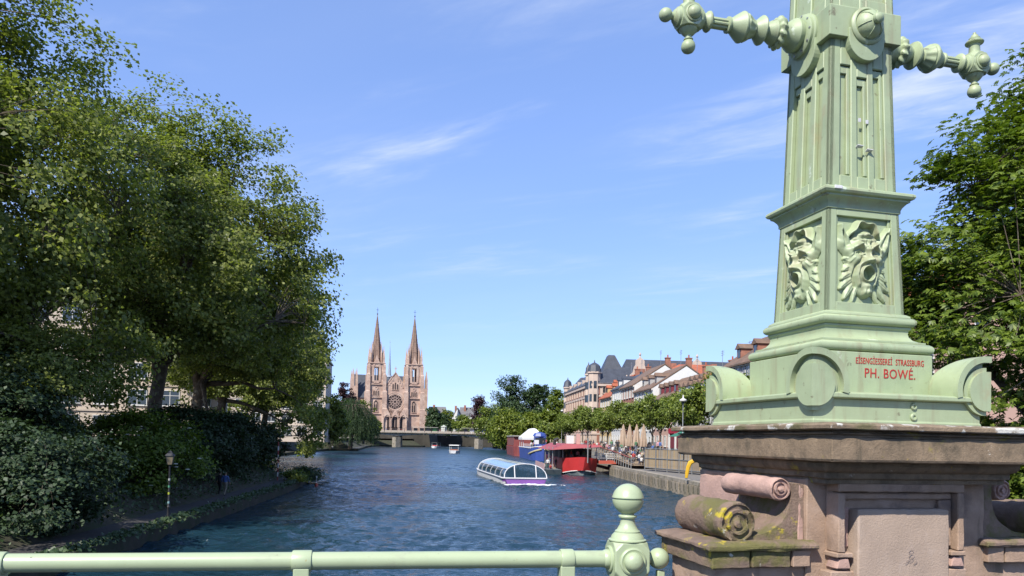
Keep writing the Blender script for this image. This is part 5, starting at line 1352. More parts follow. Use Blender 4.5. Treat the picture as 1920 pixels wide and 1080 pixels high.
# ------------------------------------------------------------------ right bank: street houses
FD = Vector((0.08,-1,0)).normalized()          # along the fronts toward the camera
HRZ = math.atan2(FD.y, FD.x)
def front(Y, off=0.0): return Vector((38-0.08*Y+off, Y, GR+.04))
def house(label, Y0, Y1, eave, ridge, wallm, roofm, floors, bays, dep=11.0, dorm=0, dormm=None, shut=None, roof_end=None, chim=1, top_h=None, name='town_house', off=0.0, dz=0.45, gm=None):
    L = (Y1-Y0)*1.0032; eave -= GR; ridge -= GR
    t = thing(name, label, 'house', front(Y1,off), HRZ, 'houses along the right quay')
    MB().box(0,L-.02,0,dep,-1,eave).build('wall', wallm, t)
    m = MB(); m.prism([(0.0,eave-.02),(dep,eave-.02),(dep/2,ridge-.15)], .001, L-.021, 'x'); m.build('gable_wall', gm or wallm, t)
    if gm: MB().box(L-.019,L-.004,.002,dep-.002,-1,eave-.025).build('side_wall', gm, t)
    m = MB(); o_ = 0.5; th = .22; sl_ = (ridge-eave)/(dep/2)
    for s_ in (-1,1):
        y0 = -o_ if s_ < 0 else dep+o_; z0 = eave-o_*sl_*.9
        m.hexa([(-.08,y0,z0),(L+.06,y0,z0),(L+.06,dep/2,ridge),(-.08,dep/2,ridge),(-.08,y0,z0+th),(L+.06,y0,z0+th),(L+.06,dep/2,ridge+th),(-.08,dep/2,ridge+th)])
    rf = m.build('roof', roofm, t)
    MB().box(-.05,L+.03,-.28,-.004,eave-.5,eave-.1).build('cornice', M['facade_white'], t)
    fh = eave/floors; ww = min(1.15, L/bays*.42)
    wm = window_meshes(ww, fh*.56, M['white'], M['glass'])
    sm = MB().box(-ww*.28,ww*.28,-.09,-.003,-.03,fh*.56+.03).mesh('shutter', shut) if shut else None
    for f in range(floors):
        for b in range(bays):
            x = L*(b+.5)/bays; z = f*fh+fh*.26
            w = link('window', wm[0], t, (x,-.003,z)); link('pane', wm[1], w)
            if sm:
                for sg in (-1,1): link('shutter', sm, w, (sg*ww*.86,0,0))
    # side windows on the gable end that faces us
    put_at(t, WIN, [(L, dep*q, eave*.80) for q in (.3,.7)], R(90))
    dm = dormm or wallm
    for rowk in range(1 if dorm < 10 else 2):
        n = dorm % 10
        for k in range(n):
            x = L*(k+.5)/n; yy = dep*(.10+.17*rowk); zb = eave+yy*sl_; hh = 1.45*(1-.2*rowk); w_ = min(.75,L/n*.3)
            m = MB(); m.box(x-w_,x+w_,yy-.1,yy+2.4,zb-.1,zb+hh); d = m.build('dormer', dm, rf)
            m = MB(); m.prism([(x-w_-.22,zb+hh),(x+w_+.22,zb+hh),(x,zb+hh+.75)], yy-.35, yy+2.6, 'y'); m.build('dormer_roof', roofm, rf)
            MB().box(x-w_*.6,x+w_*.6,yy-.14,yy-.101,zb+.25,zb+hh-.15).build('dormer_window', M['glass'], rf)
    for k in range(chim):
        x = L*(.85-.6*k); c = MB().box(x-.45,x+.45,dep*.5+.6,dep*.5+1.6,ridge-1.6,ridge+1.5); c.box(x-.55,x+.55,dep*.5+.5,dep*.5+1.7,ridge+1.5,ridge+1.7); ch_ = c.build('chimney', M['brick'], rf)
        MB().lathe([(.16,0),(.14,.6)], (x,dep*.5+1.1,ridge+1.7), n=8).build('chimney_pot', M['tile_red'], rf)
        if k == 0:
            m = MB(); m.tube([(x-1.5,dep*.5,ridge),(x-1.5,dep*.5,ridge+3.4)], .05, 4)
            for q in (2.6,2.9,3.2): m.box(x-2.2,x-.8,dep*.5-.03,dep*.5+.03,ridge+q,ridge+q+.05)
            m.build('aerial', M['steel'], rf)
    return t
M['brick'] = mat('brick', (0.34,0.15,0.10), 0.9, var=0.25, vscale=1.0, bump=0.3, bscale=10)
M['ochre'] = mat('ochre', (0.58,0.42,0.20), 0.85, var=0.08, vscale=0.5)
M['pinkwall'] = mat('pinkwall', (0.55,0.36,0.29), 0.85, var=0.08, vscale=0.5)
M['greywall'] = mat('greywall', (0.46,0.45,0.43), 0.85, var=0.08, vscale=0.5)
M['maroon'] = mat('maroon', (0.20,0.03,0.045), 0.7)
M['greyshut'] = mat('greyshut', (0.30,0.31,0.33), 0.7)
house('red-roofed house peeping out between pillar and chestnut tree', 58, 76, 16.5, 20.5, M['pinkwall'], M['tile_red'], 4, 6, dorm=3)
house('tall cream house with brown roof and three dormers by the pillar', 88, 104.5, 15.9, 20.0, M['facade_white'], M['tile_brown'], 4, 5, dorm=3, shut=M['greyshut'], dormm=M['brick'])
house('white house with orange-brown roof and dark dormers', 106, 116.5, 12.8, 17.0, M['facade_white'], M['tile_orange'], 3, 5, dorm=4, dormm=M['dark'], shut=M['greyshut'])
house('white house with two rows of white dormers on a brown roof', 116.8, 129, 12.3, 16.9, M['facade_white'], M['tile_brown'], 3, 6, dorm=15, dormm=M['white'], shut=M['greyshut'])
house('low house with maroon dormers and a broken brown roof', 129.3, 141.5, 13.2, 17.2, M['pinkwall'], M['tile_brown'], 3, 5, dorm=4, dormm=M['maroon'])
house('white-gabled house with grey arched dormers and brown roof', 141.8, 156, 15.6, 20.0, M['white'], M['tile_brown'], 4, 5, dorm=3, dormm=M['greywall'], dep=13)
house('brick house with white gable under a brown roof', 156.3, 168.5, 17.2, 21.6, M['brick'], M['tile_brown'], 4, 5, dorm=0, dep=13, gm=M['white'])
house('narrow white house with blue-grey roof', 168.8, 178, 17.4, 20.8, M['white'], M['slate'], 4, 4, dorm=2, dormm=M['white'])
house('ochre house with steep red roof beside the corner mansion', 178.3, 192, 16.2, 21.2, M['ochre'], M['tile_red'], 4, 5, dorm=12, dormm=M['ochre'])
# tall buildings in the second row
def block(label, x0, x1, y0, y1, z0, ze, zr_, wallm, roofm, chim=2):
    t = thing('back_building', label, 'building', (x0,y0,GR)); L, dd = x1-x0, y1-y0
    MB().box(0,L,0,dd,-1,ze-GR).build('wall', wallm, t)
    m = MB(); m.rect_stack([(-.5,L+.5,-.5,dd+.5,ze-GR),(-.5,L+.5,-.5,dd+.5,ze-GR+.25),(dd*.42,L-dd*.42,dd*.46,dd*.54,zr_-GR)]); rf = m.build('roof', roofm, t)
    put_windows(t, WIN, [L*(i+.5)/7 for i in range(7)], [ze-GR-3.0], -.003)
    for k in range(chim): x = L*(.25+.5*k); MB().box(x-.6,x+.6,dd*.5,dd*.5+1.2,zr_-GR-4.4,zr_-GR+.3).build('chimney', M['brick'], rf)
block('second-row building with bright red tiled roof', 33, 52, 168, 182, GR, 20.0, 23.6, M['greywall'], M['tile_red'])
block('red roof at the back beside the slate mansion roof', 40, 58, 152, 166, GR, 18.0, 21.4, M['facade_white'], M['tile_orange'])

# corner mansion with slate roofs, cupola and stepped gable
M['mansion'] = mat('mansion', (0.60,0.47,0.38), 0.88, var=0.12, vscale=0.4, bump=0.2, bscale=6)
Y0, Y1 = 203.0, 252.0
mo = front(Y1); LM = (Y1-Y0)*1.0032; DM = 60.0
mn = thing('corner_mansion', 'big sandstone and brick corner mansion with steep slate roofs and cupola', 'building', mo, HRZ)
EV = 21.0-GR
MB().box(0,LM,0,DM,-1,EV).build('wall', M['mansion'], mn)
m = MB()
m.hexa([(-.6,-.6,EV),(LM+.6,-.6,EV),(LM+.6,DM+.5,EV),(-.6,DM+.5,EV),(5,5,EV+5.0),(LM-5,5,EV+5.0),(LM-5,DM-6,EV+5.0),(5,DM-6,EV+5.0)])
mr_ = m.build('roof', M['slate'], mn)
# steep pavilion roofs at both ends of the front, and the long ridge roof behind
MB().rect_stack([(LM-12,LM-2.0,1.6,11.6,EV+.1),(LM-10.6,LM-3.4,3,10.2,EV+2.2),(LM-8.0,LM-6.0,5.4,7.4,EV+8.3),(LM-7.8,LM-6.2,5.6,7.2,EV+8.5)]).build('pavilion_roof', M['slate'], mn)
MB().rect_stack([(.2,11,.5,11,EV+.1),(4.2,7.2,4.2,7,EV+5.0)]).build('pavilion_roof', M['slate'], mn)
MB().rect_stack([(LM-13,LM-.5,8,74,EV+.1),(LM-8.2,LM-7.6,11,74,EV+7.6)]).build('rear_roof', M['slate'], mn)
for f in range(1,5): MB().box(-.15,LM+.15,-.22,-.003,f*EV/5-.25,f*EV/5+.2).build('string_course', M['mansion'], mn); MB().box(LM+.003,LM+.22,-.2,40,f*EV/5-.25,f*EV/5+.2).build('string_course', M['mansion'], mn)
MB().box(-.35,LM+.35,-.45,-.003,EV-.8,EV+.15).build('cornice', M['mansion'], mn); MB().box(LM+.003,LM+.45,-.45,50,EV-.8,EV+.15).build('cornice', M['mansion'], mn)
wbig = window_meshes(1.35, 2.3, M['mansion'], M['glass'], d=.22)
put_windows(mn, wbig, [LM*(i+.5)/11 for i in range(11)], [f*EV/5+.8 for f in range(5)], -.003)
put_at(mn, wbig, [(LM+.003, 3.5+i*3.6, f*EV/5+.8) for i in range(7) for f in range(5)], R(90))
for i in range(10): MB().box(LM*(i+1)/11-.45,LM*(i+1)/11+.45,-.10,-.004,EV*.22,EV-.9).build('brick_pier', M['brick'], mn)
for i in range(8):
    for s_ in (0,):
        MB().box(LM+.004,LM+.12,1.4+i*3.6,2.0+i*3.6,0,EV-.9).build('brick_pier', M['brick'], mn)
# oriel towers on the front corners with cupola
def oriel(x, y, r, zt_, dome):
    m = MB(); m.rings([oring(x,y,.4,5),oring(x,y,r,7.5),oring(x,y,r,zt_),oring(x,y,r+.3,zt_+.1),oring(x,y,r+.3,zt_+.5)]); o = m.build('oriel', M['mansion'], mn)
    for k in range(8):
        a = R(45*k)
        for z in ((8.6,12.2,15.8,19.2) if zt_ > 20 else (8.6,12.2,15.8)):
            w = link('oriel_window', OW[0], o, (x+r*.925*math.cos(a),y+r*.925*math.sin(a),z), a+math.pi/2); 
    prof = [(r+.25,zt_+.5),(r*1.05,zt_+1.3),(r*.92,zt_+2.2),(r*.6,zt_+2.7),(.2,zt_+3.1),(.06,zt_+3.8)] if dome else [(r+.25,zt_+.5),(.15,zt_+4.5),(.05,zt_+5.5)]
    MB().lathe(prof, (x,y,0), n=8).build('cupola', M['slate'], o, smooth=20)
OW = window_meshes(.8, 2.0, M['mansion'], M['glass'], bars=False, sill=False)
m_ = MB(); m_.box(-.4,.4,-.06,0,0,2.0); OW = (m_.mesh('oriel_window', M['glass']),)
oriel(LM-1.0, 0.6, 1.7, EV+2.6, True); oriel(1.0, 0.6, 1.3, EV+1.6, True); oriel(LM-5.5,-.2,.8,EV+2.4,True)
# ornate gables with urns on the side that faces us
for y0 in (13.0, 29.0):
    m = MB(); pr = [(-4.0,0),(4.0,0),(3.9,1.0),(3.0,1.4),(2.6,2.6),(1.9,3.2),(1.6,4.6),(1.2,5.2),(1.2,6.4),(.7,6.9),(0,7.4),(-.7,6.9),(-1.2,6.4),(-1.2,5.2),(-1.6,4.6),(-1.9,3.2),(-2.6,2.6),(-3.0,1.4),(-3.9,1.0)]
    m.prism([(y0+p[0],EV+p[1]) for p in pr], LM-.5, LM+.35, 'x'); g_ = m.build('scrolled_gable', M['mansion'], mn)
    m = MB(); m.box(LM+.352,LM+.5,y0-1.3,y0+1.3,EV+.6,EV+4.2); m.box(LM+.352,LM+.5,y0-4.0,y0+4.0,EV,EV+.5); m.build('gable_trim', M['brick'], g_)
    MB().box(LM+.501,LM+.56,y0-.6,y0+.6,EV+1.2,EV+3.4).build('gable_window', M['glass'], g_)
    for q in (-3.6,3.6,0): MB().lathe([(.3,0),(.15,.4),(.35,.8),(.2,1.2),(.02,1.5)], (LM,y0+q,EV+(1.0 if q else 7.3)), n=8).build('urn', M['mansion'], g_)
for x in (6,14,22,30): 
    d = MB().box(x-.7,x+.7,.4,3,EV+.3,EV+2.2).build('dormer', M['mansion'], mr_); MB().box(x-.45,x+.45,.34,.399,EV+.6,EV+1.9).build('dormer_window', M['glass'], mr_)
for y in (20,24,38,46): MB().box(LM-3,LM-.2,y-.7,y+.7,EV+1,EV+3.0).build('dormer', M['greywall'], mr_); 

# shops at street level: red fascia, green awning
sh = thing('shop_front', 'red shop front with green awning behind the closed parasols', 'shop', front(129,-0.35), HRZ)
MB().box(0,11,-.3,.3,3.0,3.9).build('fascia', mat('shop_red',(0.45,0.03,0.06),0.5), sh)
for x in (.2,3.7,7.4,10.6): MB().box(x-.2,x+.2,-.28,.3,0,3.0).build('pilaster', M['white'], sh)
for x in (1.95,5.5,9.0): MB().box(x-1.4,x+1.4,-.1,-.05,.5,2.9).build('shop_window', M['maroon'], sh)
m = MB(); m.hexa([(6.8,-2.2,2.4),(10.8,-2.2,2.4),(10.8,-.3,3.2),(6.8,-.3,3.2),(6.8,-2.2,2.45),(10.8,-2.2,2.45),(10.8,-.3,3.3),(6.8,-.3,3.3)]); m.build('awning', mat('awning_green',(0.03,0.19,0.13),0.7), sh)

# ------------------------------------------------------------------ street trees
M['bark2'] = mat('bark2', (0.12,0.10,0.085), 0.95, var=0.2)
tv = []
for sd_ in (51,52,53):
    rq = random.Random(sd_); blobs = [(0,0,5.3,2.2,2.2,1.9),(.6,-.5,4.8,2.3,2.3,1.3)]+[(rq.uniform(-1.5,1.5),rq.uniform(-1.5,1.5),rq.uniform(6.2,7.0),.75,.75,1.3) for _ in range(5)]
    tv.append(make_tree(2.6, 0.13, blobs, 115, 46, 0.31, sd_, (0.38,0.27), gap=0.16, nlimb=6, shell=0.35, gscale=.5))
tmesh = [(tb.mesh('trunk', M['bark2'], 60), mesh_np('crown', V_, F_, M['leaf_street'])) for tb, V_, F_ in tv]
spots = [(66,1.05),(74,1.0),(82,1.1),(90,1.05),(98,1.1),(106,1.0),(114,1.1),(123,1.05),(132,1.15),(142,1.05),(152,1.1),(163,1.1),(175,1.15),(188,1.1),(202,1.15)]
dsc = ['first','second','third','fourth','fifth','sixth','seventh','eighth','ninth','tenth','eleventh','twelfth','thirteenth','fourteenth','fifteenth']
for i, (Y, sc_) in enumerate(spots):
    X = 30.6-0.08*Y-1.0*(i%2)
    t = thing('street_tree', 'young leafy street tree on the right quay, %s counted from the pillar' % dsc[i], 'tree', (X,Y,GR), random.random()*6.28, 'young trees along the right quay')
    t.scale = (sc_*.98,sc_*.98,sc_*random.uniform(.93,1.05)); tm = tmesh[i%3]
    link('trunk', tm[0], t); link('crown', tm[1], t)

# ------------------------------------------------------------------ chestnut at the right edge
blobs = [(0,0,4.5,8.0,6.5,4.2),(0,0,11.5,8.2,7.5,8.0),(-2.0,-2.5,7.0,7.2,6.5,5.5),(2.0,0,17.5,6.5,6.0,5.8),(-2.2,0,16.0,4.6,4.5,4.6),(-3.5,-1.5,11.8,5.2,5.0,3.4)]
tb, V_, F_ = make_tree(4.5, 0.55, blobs, 820, 62, 0.27, 61, (0.62,0.18), leaf='palm', gap=0.12, nlimb=11, shell=0.55, up=1.5, zmin=0.5)
plant('chestnut_tree', 'bright green horse chestnut tree right of the lamp pillar', 'tree', (25.7,35.5,1.4), tb, V_, F_, M['bark'], M['leaf_chest'])
blobs = [(0,0,3.0,5.0,5.0,3.2),(3.5,3,6.5,5.5,4,5)]
tb, V_, F_ = make_tree(1.0, 0.2, blobs, 330, 60, 0.26, 62, (0.7,0.2), leaf='palm', gap=0.1, nlimb=6, shell=0.5, up=1.3, zmin=0.2)
plant('chestnut_shrub', 'low green thicket below the chestnut behind the stone pedestal', 'shrub', (25.5,29.5,0.2), tb, V_, F_, M['bark'], M['leaf_chest'], crown='foliage', trunk='stems')

# ------------------------------------------------------------------ far trees and houses around the far bridge
def far_tree(label, x, ytop, Y, wpx, m, seed, ground=4.5, name='park_tree', tall=False, ncl=150, lpc=46, group='trees around the far bridge', ls=None):
    top = at(x, ytop, Y); h = top.z-ground; r = wpx/2*Y/FPX
    if tall: blobs = [(q*r*.8,0,h*(.52+.06*random.random()),r*.30,r*.4,h*(.48-.10*abs(q))) for q in (-.95,-.55,-.1,.35,.8)]+[(0,0,h*.32,r,r*.7,h*.3)]
    else: blobs = [(0,0,h*.52,r,r*.8,h*.46),(r*.3,-r*.3,h*.38,r*.8,r*.7,h*.34),(-r*.35,0,h*.64,r*.6,r*.6,h*.34)]
    tb, V_, F_ = make_tree(h*.25, max(.2,h*.02), blobs, ncl, lpc, ls or (0.45+Y*.0009)*1.1, seed, (r*.13+.15,r*.09+.1), gap=0.12, nlimb=6, shell=.5, gscale=2.0/r, twigs=False)
    return plant(name, label, 'tree', (top.x,Y,ground), tb, V_, F_, M['bark2'], M[m], group)
far_tree('dark copper beech right of the far white house', 906, 738, 405, 44, 'leaf_copper', 71)
far_tree('tall dark poplar group behind the moored barges', 968, 706, 345, 78, 'leaf_dark', 72, 4, tall=True, ncl=330, lpc=60)
far_tree('smaller dark poplar beside the poplar group', 1014, 712, 340, 40, 'leaf_dark', 73, 4, tall=True, ncl=200, lpc=60)
far_tree('broad green tree at the right end of the far bridge', 925, 757, 366, 66, 'leaf_street', 74, 2)
far_tree('yellow-green tree leaning over the brown barge', 958, 766, 300, 72, 'leaf_yellow', 75, 1.5, ncl=200)
far_tree('green bush hanging to the water under the far bridge end', 945, 800, 352, 46, 'leaf_street', 76, 0.6)
far_tree('yellow-green tree behind the white boat tent', 1005, 775, 285, 62, 'leaf_yellow', 77, 3)
far_tree('green tree next to the corner mansion', 1047, 728, 272, 44, 'leaf_street', 78, 4, ncl=200)
far_tree('small dark clipped tree right of the church portals', 815, 764, 415, 32, 'leaf_dark', 79, 7)
far_tree('round dark tree by the pale kiosk', 836, 778, 412, 18, 'leaf_dark', 80, 7)
far_tree('green tree in front of the far white house', 873, 780, 408, 40, 'leaf_street', 81, 6)
far_tree('light green tree between the two far houses', 839, 768, 455, 24, 'leaf_yellow', 82, 6)
far_tree('dark purple beech left of the church', 650, 716, 330, 36, 'leaf_copper', 83, 4)
far_tree('green tree beside the willow in front of the left tower', 684, 748, 345, 40, 'leaf_street', 84, 2)
far_tree('low green tree at the left end of the far bridge', 702, 780, 372, 22, 'leaf_street', 85, 5)
far_tree('dark trees along the far left bank behind the plane trees', 620, 740, 215, 60, 'leaf_plane', 86, 3, ncl=220)
far_tree('green tree on the quay behind the blue barge', 1030, 770, 236, 40, 'leaf_street', 87, 3.6)
def far_house(label, x0, x1, yt, ye, Y, wallm, roofm, gable=True, chim=True):
    a, b = at(x0,ye,Y), at(x1,ye,Y); top = at((x0+x1)/2,yt,Y).z; W_ = b.x-a.x; e = a.z
    t = thing('far_house', label, 'house', (a.x,Y,4.1))
    MB().box(0,W_,0,12,-.5,e-4.1).build('wall', wallm, t)
    m = MB()
    if gable: m.prism([(-.4,e-4.1),(W_+.4,e-4.1),(W_*.5,top-4.1)], -.4, 12, 'y')
    else: m.prism([(-.4,e-4.1),(12.4,e-4.1),(6,top-4.1)], -.4, W_+.4, 'x')
    r = m.build('roof', roofm, t)
    if gable: MB().prism([(.5,e-4.15),(W_-.5,e-4.15),(W_*.5,top-5.4)], -.45, -.402, 'y').build('gable_wall', wallm, t)
    put_windows(t, WIN, [W_*(i+.5)/3 for i in range(3)], [e-4.1-3.2], -.004)
    if chim: MB().box(W_*.25,W_*.25+1.3,3,4.3,(top-4.1)*.8,top-4.1+1.2).build('chimney', M['brick'], r)
M['slate2'] = mat('slate2', (0.16,0.155,0.16), 0.7, var=0.15, vscale=.6)
far_house('far grey-roofed house between church and kiosk', 803, 833, 762, 782, 492, M['facade_white'], M['slate2'], False)
far_house('far white house with steep gable right of the kiosk', 846, 868, 764, 786, 484, M['white'], M['slate2'], True)
far_house('far white house with slate roof and brick chimney', 862, 890, 763, 780, 490, M['white'], M['slate2'], False)
# wooded skyline that reads as one mass
rng = np.random.default_rng(91); C = []
for i in range(5200):
    x = rng.uniform(-420,420); y = rng.uniform(560,640); hh = 7+7*mnoise.noise(Vector((x*.02,0,3)))+4*mnoise.noise(Vector((x*.09,0,7)))
    C.append((x,y,4+max(2,hh)*rng.random()**.6))
C = np.array(C); N = unit(rng.normal(size=C.shape)+np.array([-.3,-.7,.6])); V_, F_ = leaf_quads(C, N, 2.6, rng)
tag(link('far_wood', mesh_np('far_wood', V_, F_, M['leaf_dark'])), 'low far-off wood along the skyline', 'wood', kind='stuff')
# ------------------------------------------------------------------ boats
M['boat_white'] = mat('boat_white', (0.70,0.70,0.72), 0.35, var=0.05, vscale=.5)
M['purple'] = mat('purple', (0.27,0.11,0.42), 0.4, var=0.05, vscale=.6)
M['blue_hull'] = mat('blue_hull', (0.045,0.085,0.33), 0.45, var=0.15, vscale=.4)
M['red_hull'] = mat('red_hull', (0.52,0.035,0.035), 0.45, var=0.10, vscale=.4)
M['red_roof'] = mat('red_roof', (0.36,0.075,0.085), 0.7, var=0.12, vscale=.5)
M['brown_hull'] = mat('brown_hull', (0.24,0.055,0.05), 0.6, var=0.2, vscale=.4)
M['grey_hull'] = mat('grey_hull', (0.16,0.19,0.20), 0.6, var=0.2, vscale=.5)
M['roof_glass'] = mat('roof_glass', (0.24,0.36,0.50), 0.15, var=0.1, vscale=.3, spec=0.9)
M['boat_glass'] = glass_mat('boat_glass', (0.03,0.07,0.10), 0.04, 0.55)
M['foam'] = mat('foam', (0.80,0.82,0.84), 0.9, var=0.15, vscale=2, bump=.6, bscale=8)

# glass-roofed sightseeing boat: +y local runs aft, bow at y=0
tb_ = thing('tour_boat', 'glass-roofed sightseeing boat with white hull and purple bow', 'boat', (1.75,86.0,0), R(10))
BW, BL = 2.65, 27.0
def hull_ring(y, w, zt_, flare=.97): return [(-w*flare,y,-.5),(w*flare,y,-.5),(w,y,zt_),(-w,y,zt_)]
MB().rings([hull_ring(0.02,2.3,.70,.75),hull_ring(1.0,BW-.1,.72),hull_ring(4,BW,.72),hull_ring(22,BW,.72),hull_ring(BL,2.2,.75)]).build('hull', M['boat_white'], tb_, bevel=.03)
m = MB(); m.rings([[(-2.02,-.05,-.3),(2.02,-.05,-.3),(2.36,-.07,.60),(-2.36,-.07,.60)],[(-2.0,.01,-.3),(2.0,.01,-.3),(2.34,.012,.60),(-2.34,.012,.60)]])
for s_ in (-1,1): m.hexa([(s_*2.02,-.04,-.3),(s_*2.38,1.02,-.3),(s_*2.36,1.05,-.3),(s_*1.9,.1,-.3),(s_*2.36,-.06,.60),(s_*(BW-.03),1.02,.60),(s_*(BW-.1),1.08,.60),(s_*2.2,.1,.60)])
m.build('bow_panel', M['purple'], tb_)
m = MB(); m.tube([(-2.2,BL,.76),(-BW-.05,22,.76),(-BW-.05,1.0,.76),(-2.38,-.08,.76),(2.38,-.08,.76),(BW+.05,1.0,.76),(BW+.05,22,.76),(2.2,BL,.76)], .09, 6); m.build('rub_rail', M['boat_white'], tb_)
def arc(y, w, h, n=16, a0=0, a1=math.pi, z0=.74): return [(w*math.cos(a0+(a1-a0)*i/n), y, z0+h*math.sin(a0+(a1-a0)*i/n)**.8) for i in range(n+1)]
def arch_tube(y, w, h, r, dy=0): return [(p[0], y+dy*(p[2]-.74), p[2]) for p in arc(y,w,h)]
HC = 1.6
ribs = [0.15]+[3.4+4.0*k for k in range(6)]
MB().tube(arch_tube(ribs[0],2.5,HC+.05,0,.42), .065, 6).build('canopy_rib', M['boat_white'], tb_)
MB().tube(arch_tube(ribs[-1],2.5,HC+.05,0,0), .07, 6).build('canopy_rib', M['boat_white'], tb_)
for y in ribs[1:-1]:
    for pts in (arch_tube(y,2.5,HC+.05,0)[:4], arch_tube(y,2.5,HC+.05,0)[13:]): MB().tube(pts, .03, 5).build('window_post', M['boat_white'], tb_)
def skin(y0, y1, i0, i1, sh0=0.0, n=16):
    A_, B_ = arc(y0,2.46,HC), arc(y1,2.46,HC); m = MB()
    A_ = [(p[0],p[1]+sh0*(p[2]-.74),p[2]) for p in A_]
    m.add(A_[i0:i1+1]+B_[i0:i1+1], [(i,i+1,i1-i0+2+i,i1-i0+1+i) for i in range(i1-i0)]); return m
for k in range(len(ribs)-1):
    y0, y1 = ribs[k]+.02, ribs[k+1]-.02; sh = .42 if k == 0 else 0
    for i0, i1 in ((0,3),(13,16)): skin(y0,y1,i0,i1,sh).build('side_window', M['boat_glass'], tb_)
    for i0, i1 in ((3,7),(9,13)): skin(y0,y1,i0,i1,sh).build('roof_panel', M['roof_glass'], tb_)
    skin(y0,y1,7,9,sh).build('roof_hatch', mat('hatch',(0.30,0.33,0.22),0.5), tb_) if k == 0 else link('roof_hatch', skin(y0,y1,7,9,sh).mesh('roof_hatch', bpy.data.materials['hatch']), tb_)
for i in (3,7,9,13):
    a = arc(0,2.5,HC+.05)[i]; MB().tube([(a[0],.15+.42*(a[2]-.74),a[2]),(a[0],ribs[-1],a[2])], .03, 5).build('roof_bar', M['boat_white'], tb_)
# raked front screen in three panes
def fr(x, t): h = (HC+.05)*max(0,1-(x/2.5)**2)**.4; z = .74+h*t; return (x, .13+.42*(z-.74), z)
for x0, x1 in ((-2.42,-1.32),(-1.2,1.2),(1.32,2.42)):
    m = MB(); n = 6; pts = [fr(x0+(x1-x0)*i/n,0.01) for i in range(n+1)]+[fr(x0+(x1-x0)*i/n,.96) for i in range(n,-1,-1)]
    m.add(pts, [tuple(range(len(pts)))]); m.build('windscreen', M['boat_glass'], tb_)
for x in (-1.26,1.26): MB().tube([fr(x,0),fr(x,.98)], .07, 6).build('screen_post', M['boat_white'], tb_)
MB().box(-2.3,2.3,.3,26,.30,.34).build('floor', M['dark'], tb_)
se = MB(); se.box(-.95,.95,0,.5,.34,.75); se.box(-.95,.95,.42,.55,.75,1.15); sme = se.mesh('seat_row', mat('seat_blue',(0.05,0.12,0.22),0.8))
for k in range(18):
    for s_ in (-1,1): link('seat_row', sme, tb_, (s_*1.25,3.0+k*1.25,0))
m = MB(); rng = np.random.default_rng(5)
for i in range(170):
    x = rng.uniform(-2.7,4.4); y = -.2-abs(rng.normal())*.32; r_ = .07+.17*rng.random()**2*max(.2,1-abs(x-.5)/4.2); m.ball((x,y,.02), r_*1.4, 7, 5, (1.5,1.0,.62))
fo = m.build('bow_wave', M['foam'], None, smooth=60); tag(fo, 'white foam of the bow wave before the tour boat', 'foam', kind='stuff'); fo.location = tb_.location; fo.rotation_euler = tb_.rotation_euler
for k in range(10):
    person('sit', cols_[k%8], tuple(tb_.matrix_basis @ Vector(((-1.25 if k%2 else 1.25)+.3*(k%3-1),3.4+k*1.25,.25))), R(10), 'passenger in %s seated in %s the tour boat' % (cols_[k%8], 'the front of' if k < 5 else 'the middle of'), 'passengers of the tour boat')

def barge_hull(name, parent, w, L, zt_, m, keel=None, bow=4.5, zb=-.6):
    """barge hull with raked pointed bow toward -y"""
    def ring(y, ww, z): return [(-ww*.9,y,zb),(ww*.9,y,zb),(ww,y+0,z),(-ww,y,z)]
    return MB().rings([ring(-.1,.25,zt_+.5),ring(bow*.3,w*.62,zt_+.35),ring(bow*.7,w*.92,zt_+.12),ring(bow,w,zt_),ring(L-2,w,zt_),ring(L,w*.8,zt_+.2)]).build(name, m, parent, bevel=.04)
# red restaurant barge
rb_ = thing('red_barge', 'red restaurant barge with dusty red roof moored at the right quay', 'boat', (10.6,113.0,0), R(3))
m = MB()
def rr_(y, wt, wb, zb, zt_): return [(-wb,y,zb),(wb,y,zb),(wt,y,zt_),(-wt,y,zt_)]
m.rings([rr_(-.6,.5,.2,.75,2.75),rr_(.4,1.9,1.4,.55,2.6),rr_(1.6,2.75,2.5,.25,2.55),rr_(4,2.8,2.7,.1,2.5),rr_(26,2.8,2.7,.1,2.5)]); m.build('hull', M['red_hull'], rb_)
m = MB(); m.rings([rr_(-.2,.6,.1,-.5,.74),rr_(.8,2.0,1.2,-.5,.56),rr_(2,2.55,2.2,-.5,.28),rr_(26,2.6,2.4,-.5,.12)]); m.build('keel', M['grey_hull'], rb_)
m = MB(); m.tube([(-2.7,1.7,.28),(-1.5,.3,.6),(0,-.55,.78),(1.5,.3,.6),(2.7,1.7,.28)], .07, 5); m.build('rubbing_strake', M['white'], rb_)
m = MB(); m.hexa([(-4.6,-.2,3.75),(3.2,.2,4.35),(3.2,24,4.35),(-4.6,24,3.75),(-2.2,.6,4.75),(3.0,.4,4.6),(3.0,24,4.6),(-2.2,24,4.75)]); m.build('roof', M['red_roof'], rb_)
for x, y in ((-2.6,1.8),(2.6,1.8),(-2.6,7),(2.6,7),(-2.6,13),(2.6,13),(-4.3,.4),(-4.3,6),(-4.3,12)): MB().tube([(x,y,.9 if x < -3 else 2.4),(x,y,4.2)], .07, 6).build('roof_post', M['steel'], rb_)
MB().tube([(.9,-.5,1.9),(.9,-.5,5.6)], .10, 8).build('mast', M['steel'], rb_)
MB().box(-2.4,2.4,6.0,23,2.4,3.9).build('saloon', M['dark'], rb_)
for x in (-1.8,-.6,.6,1.8): MB().box(x-.45,x+.45,5.9,5.995,2.6,3.7).build('saloon_window', M['glass'], rb_)
MB().rect_stack([(-5.6,-2.85,1.2,16,-.3),(-5.6,-2.85,.6,16,.75)]).build('side_pontoon', M['grey_hull'], rb_)
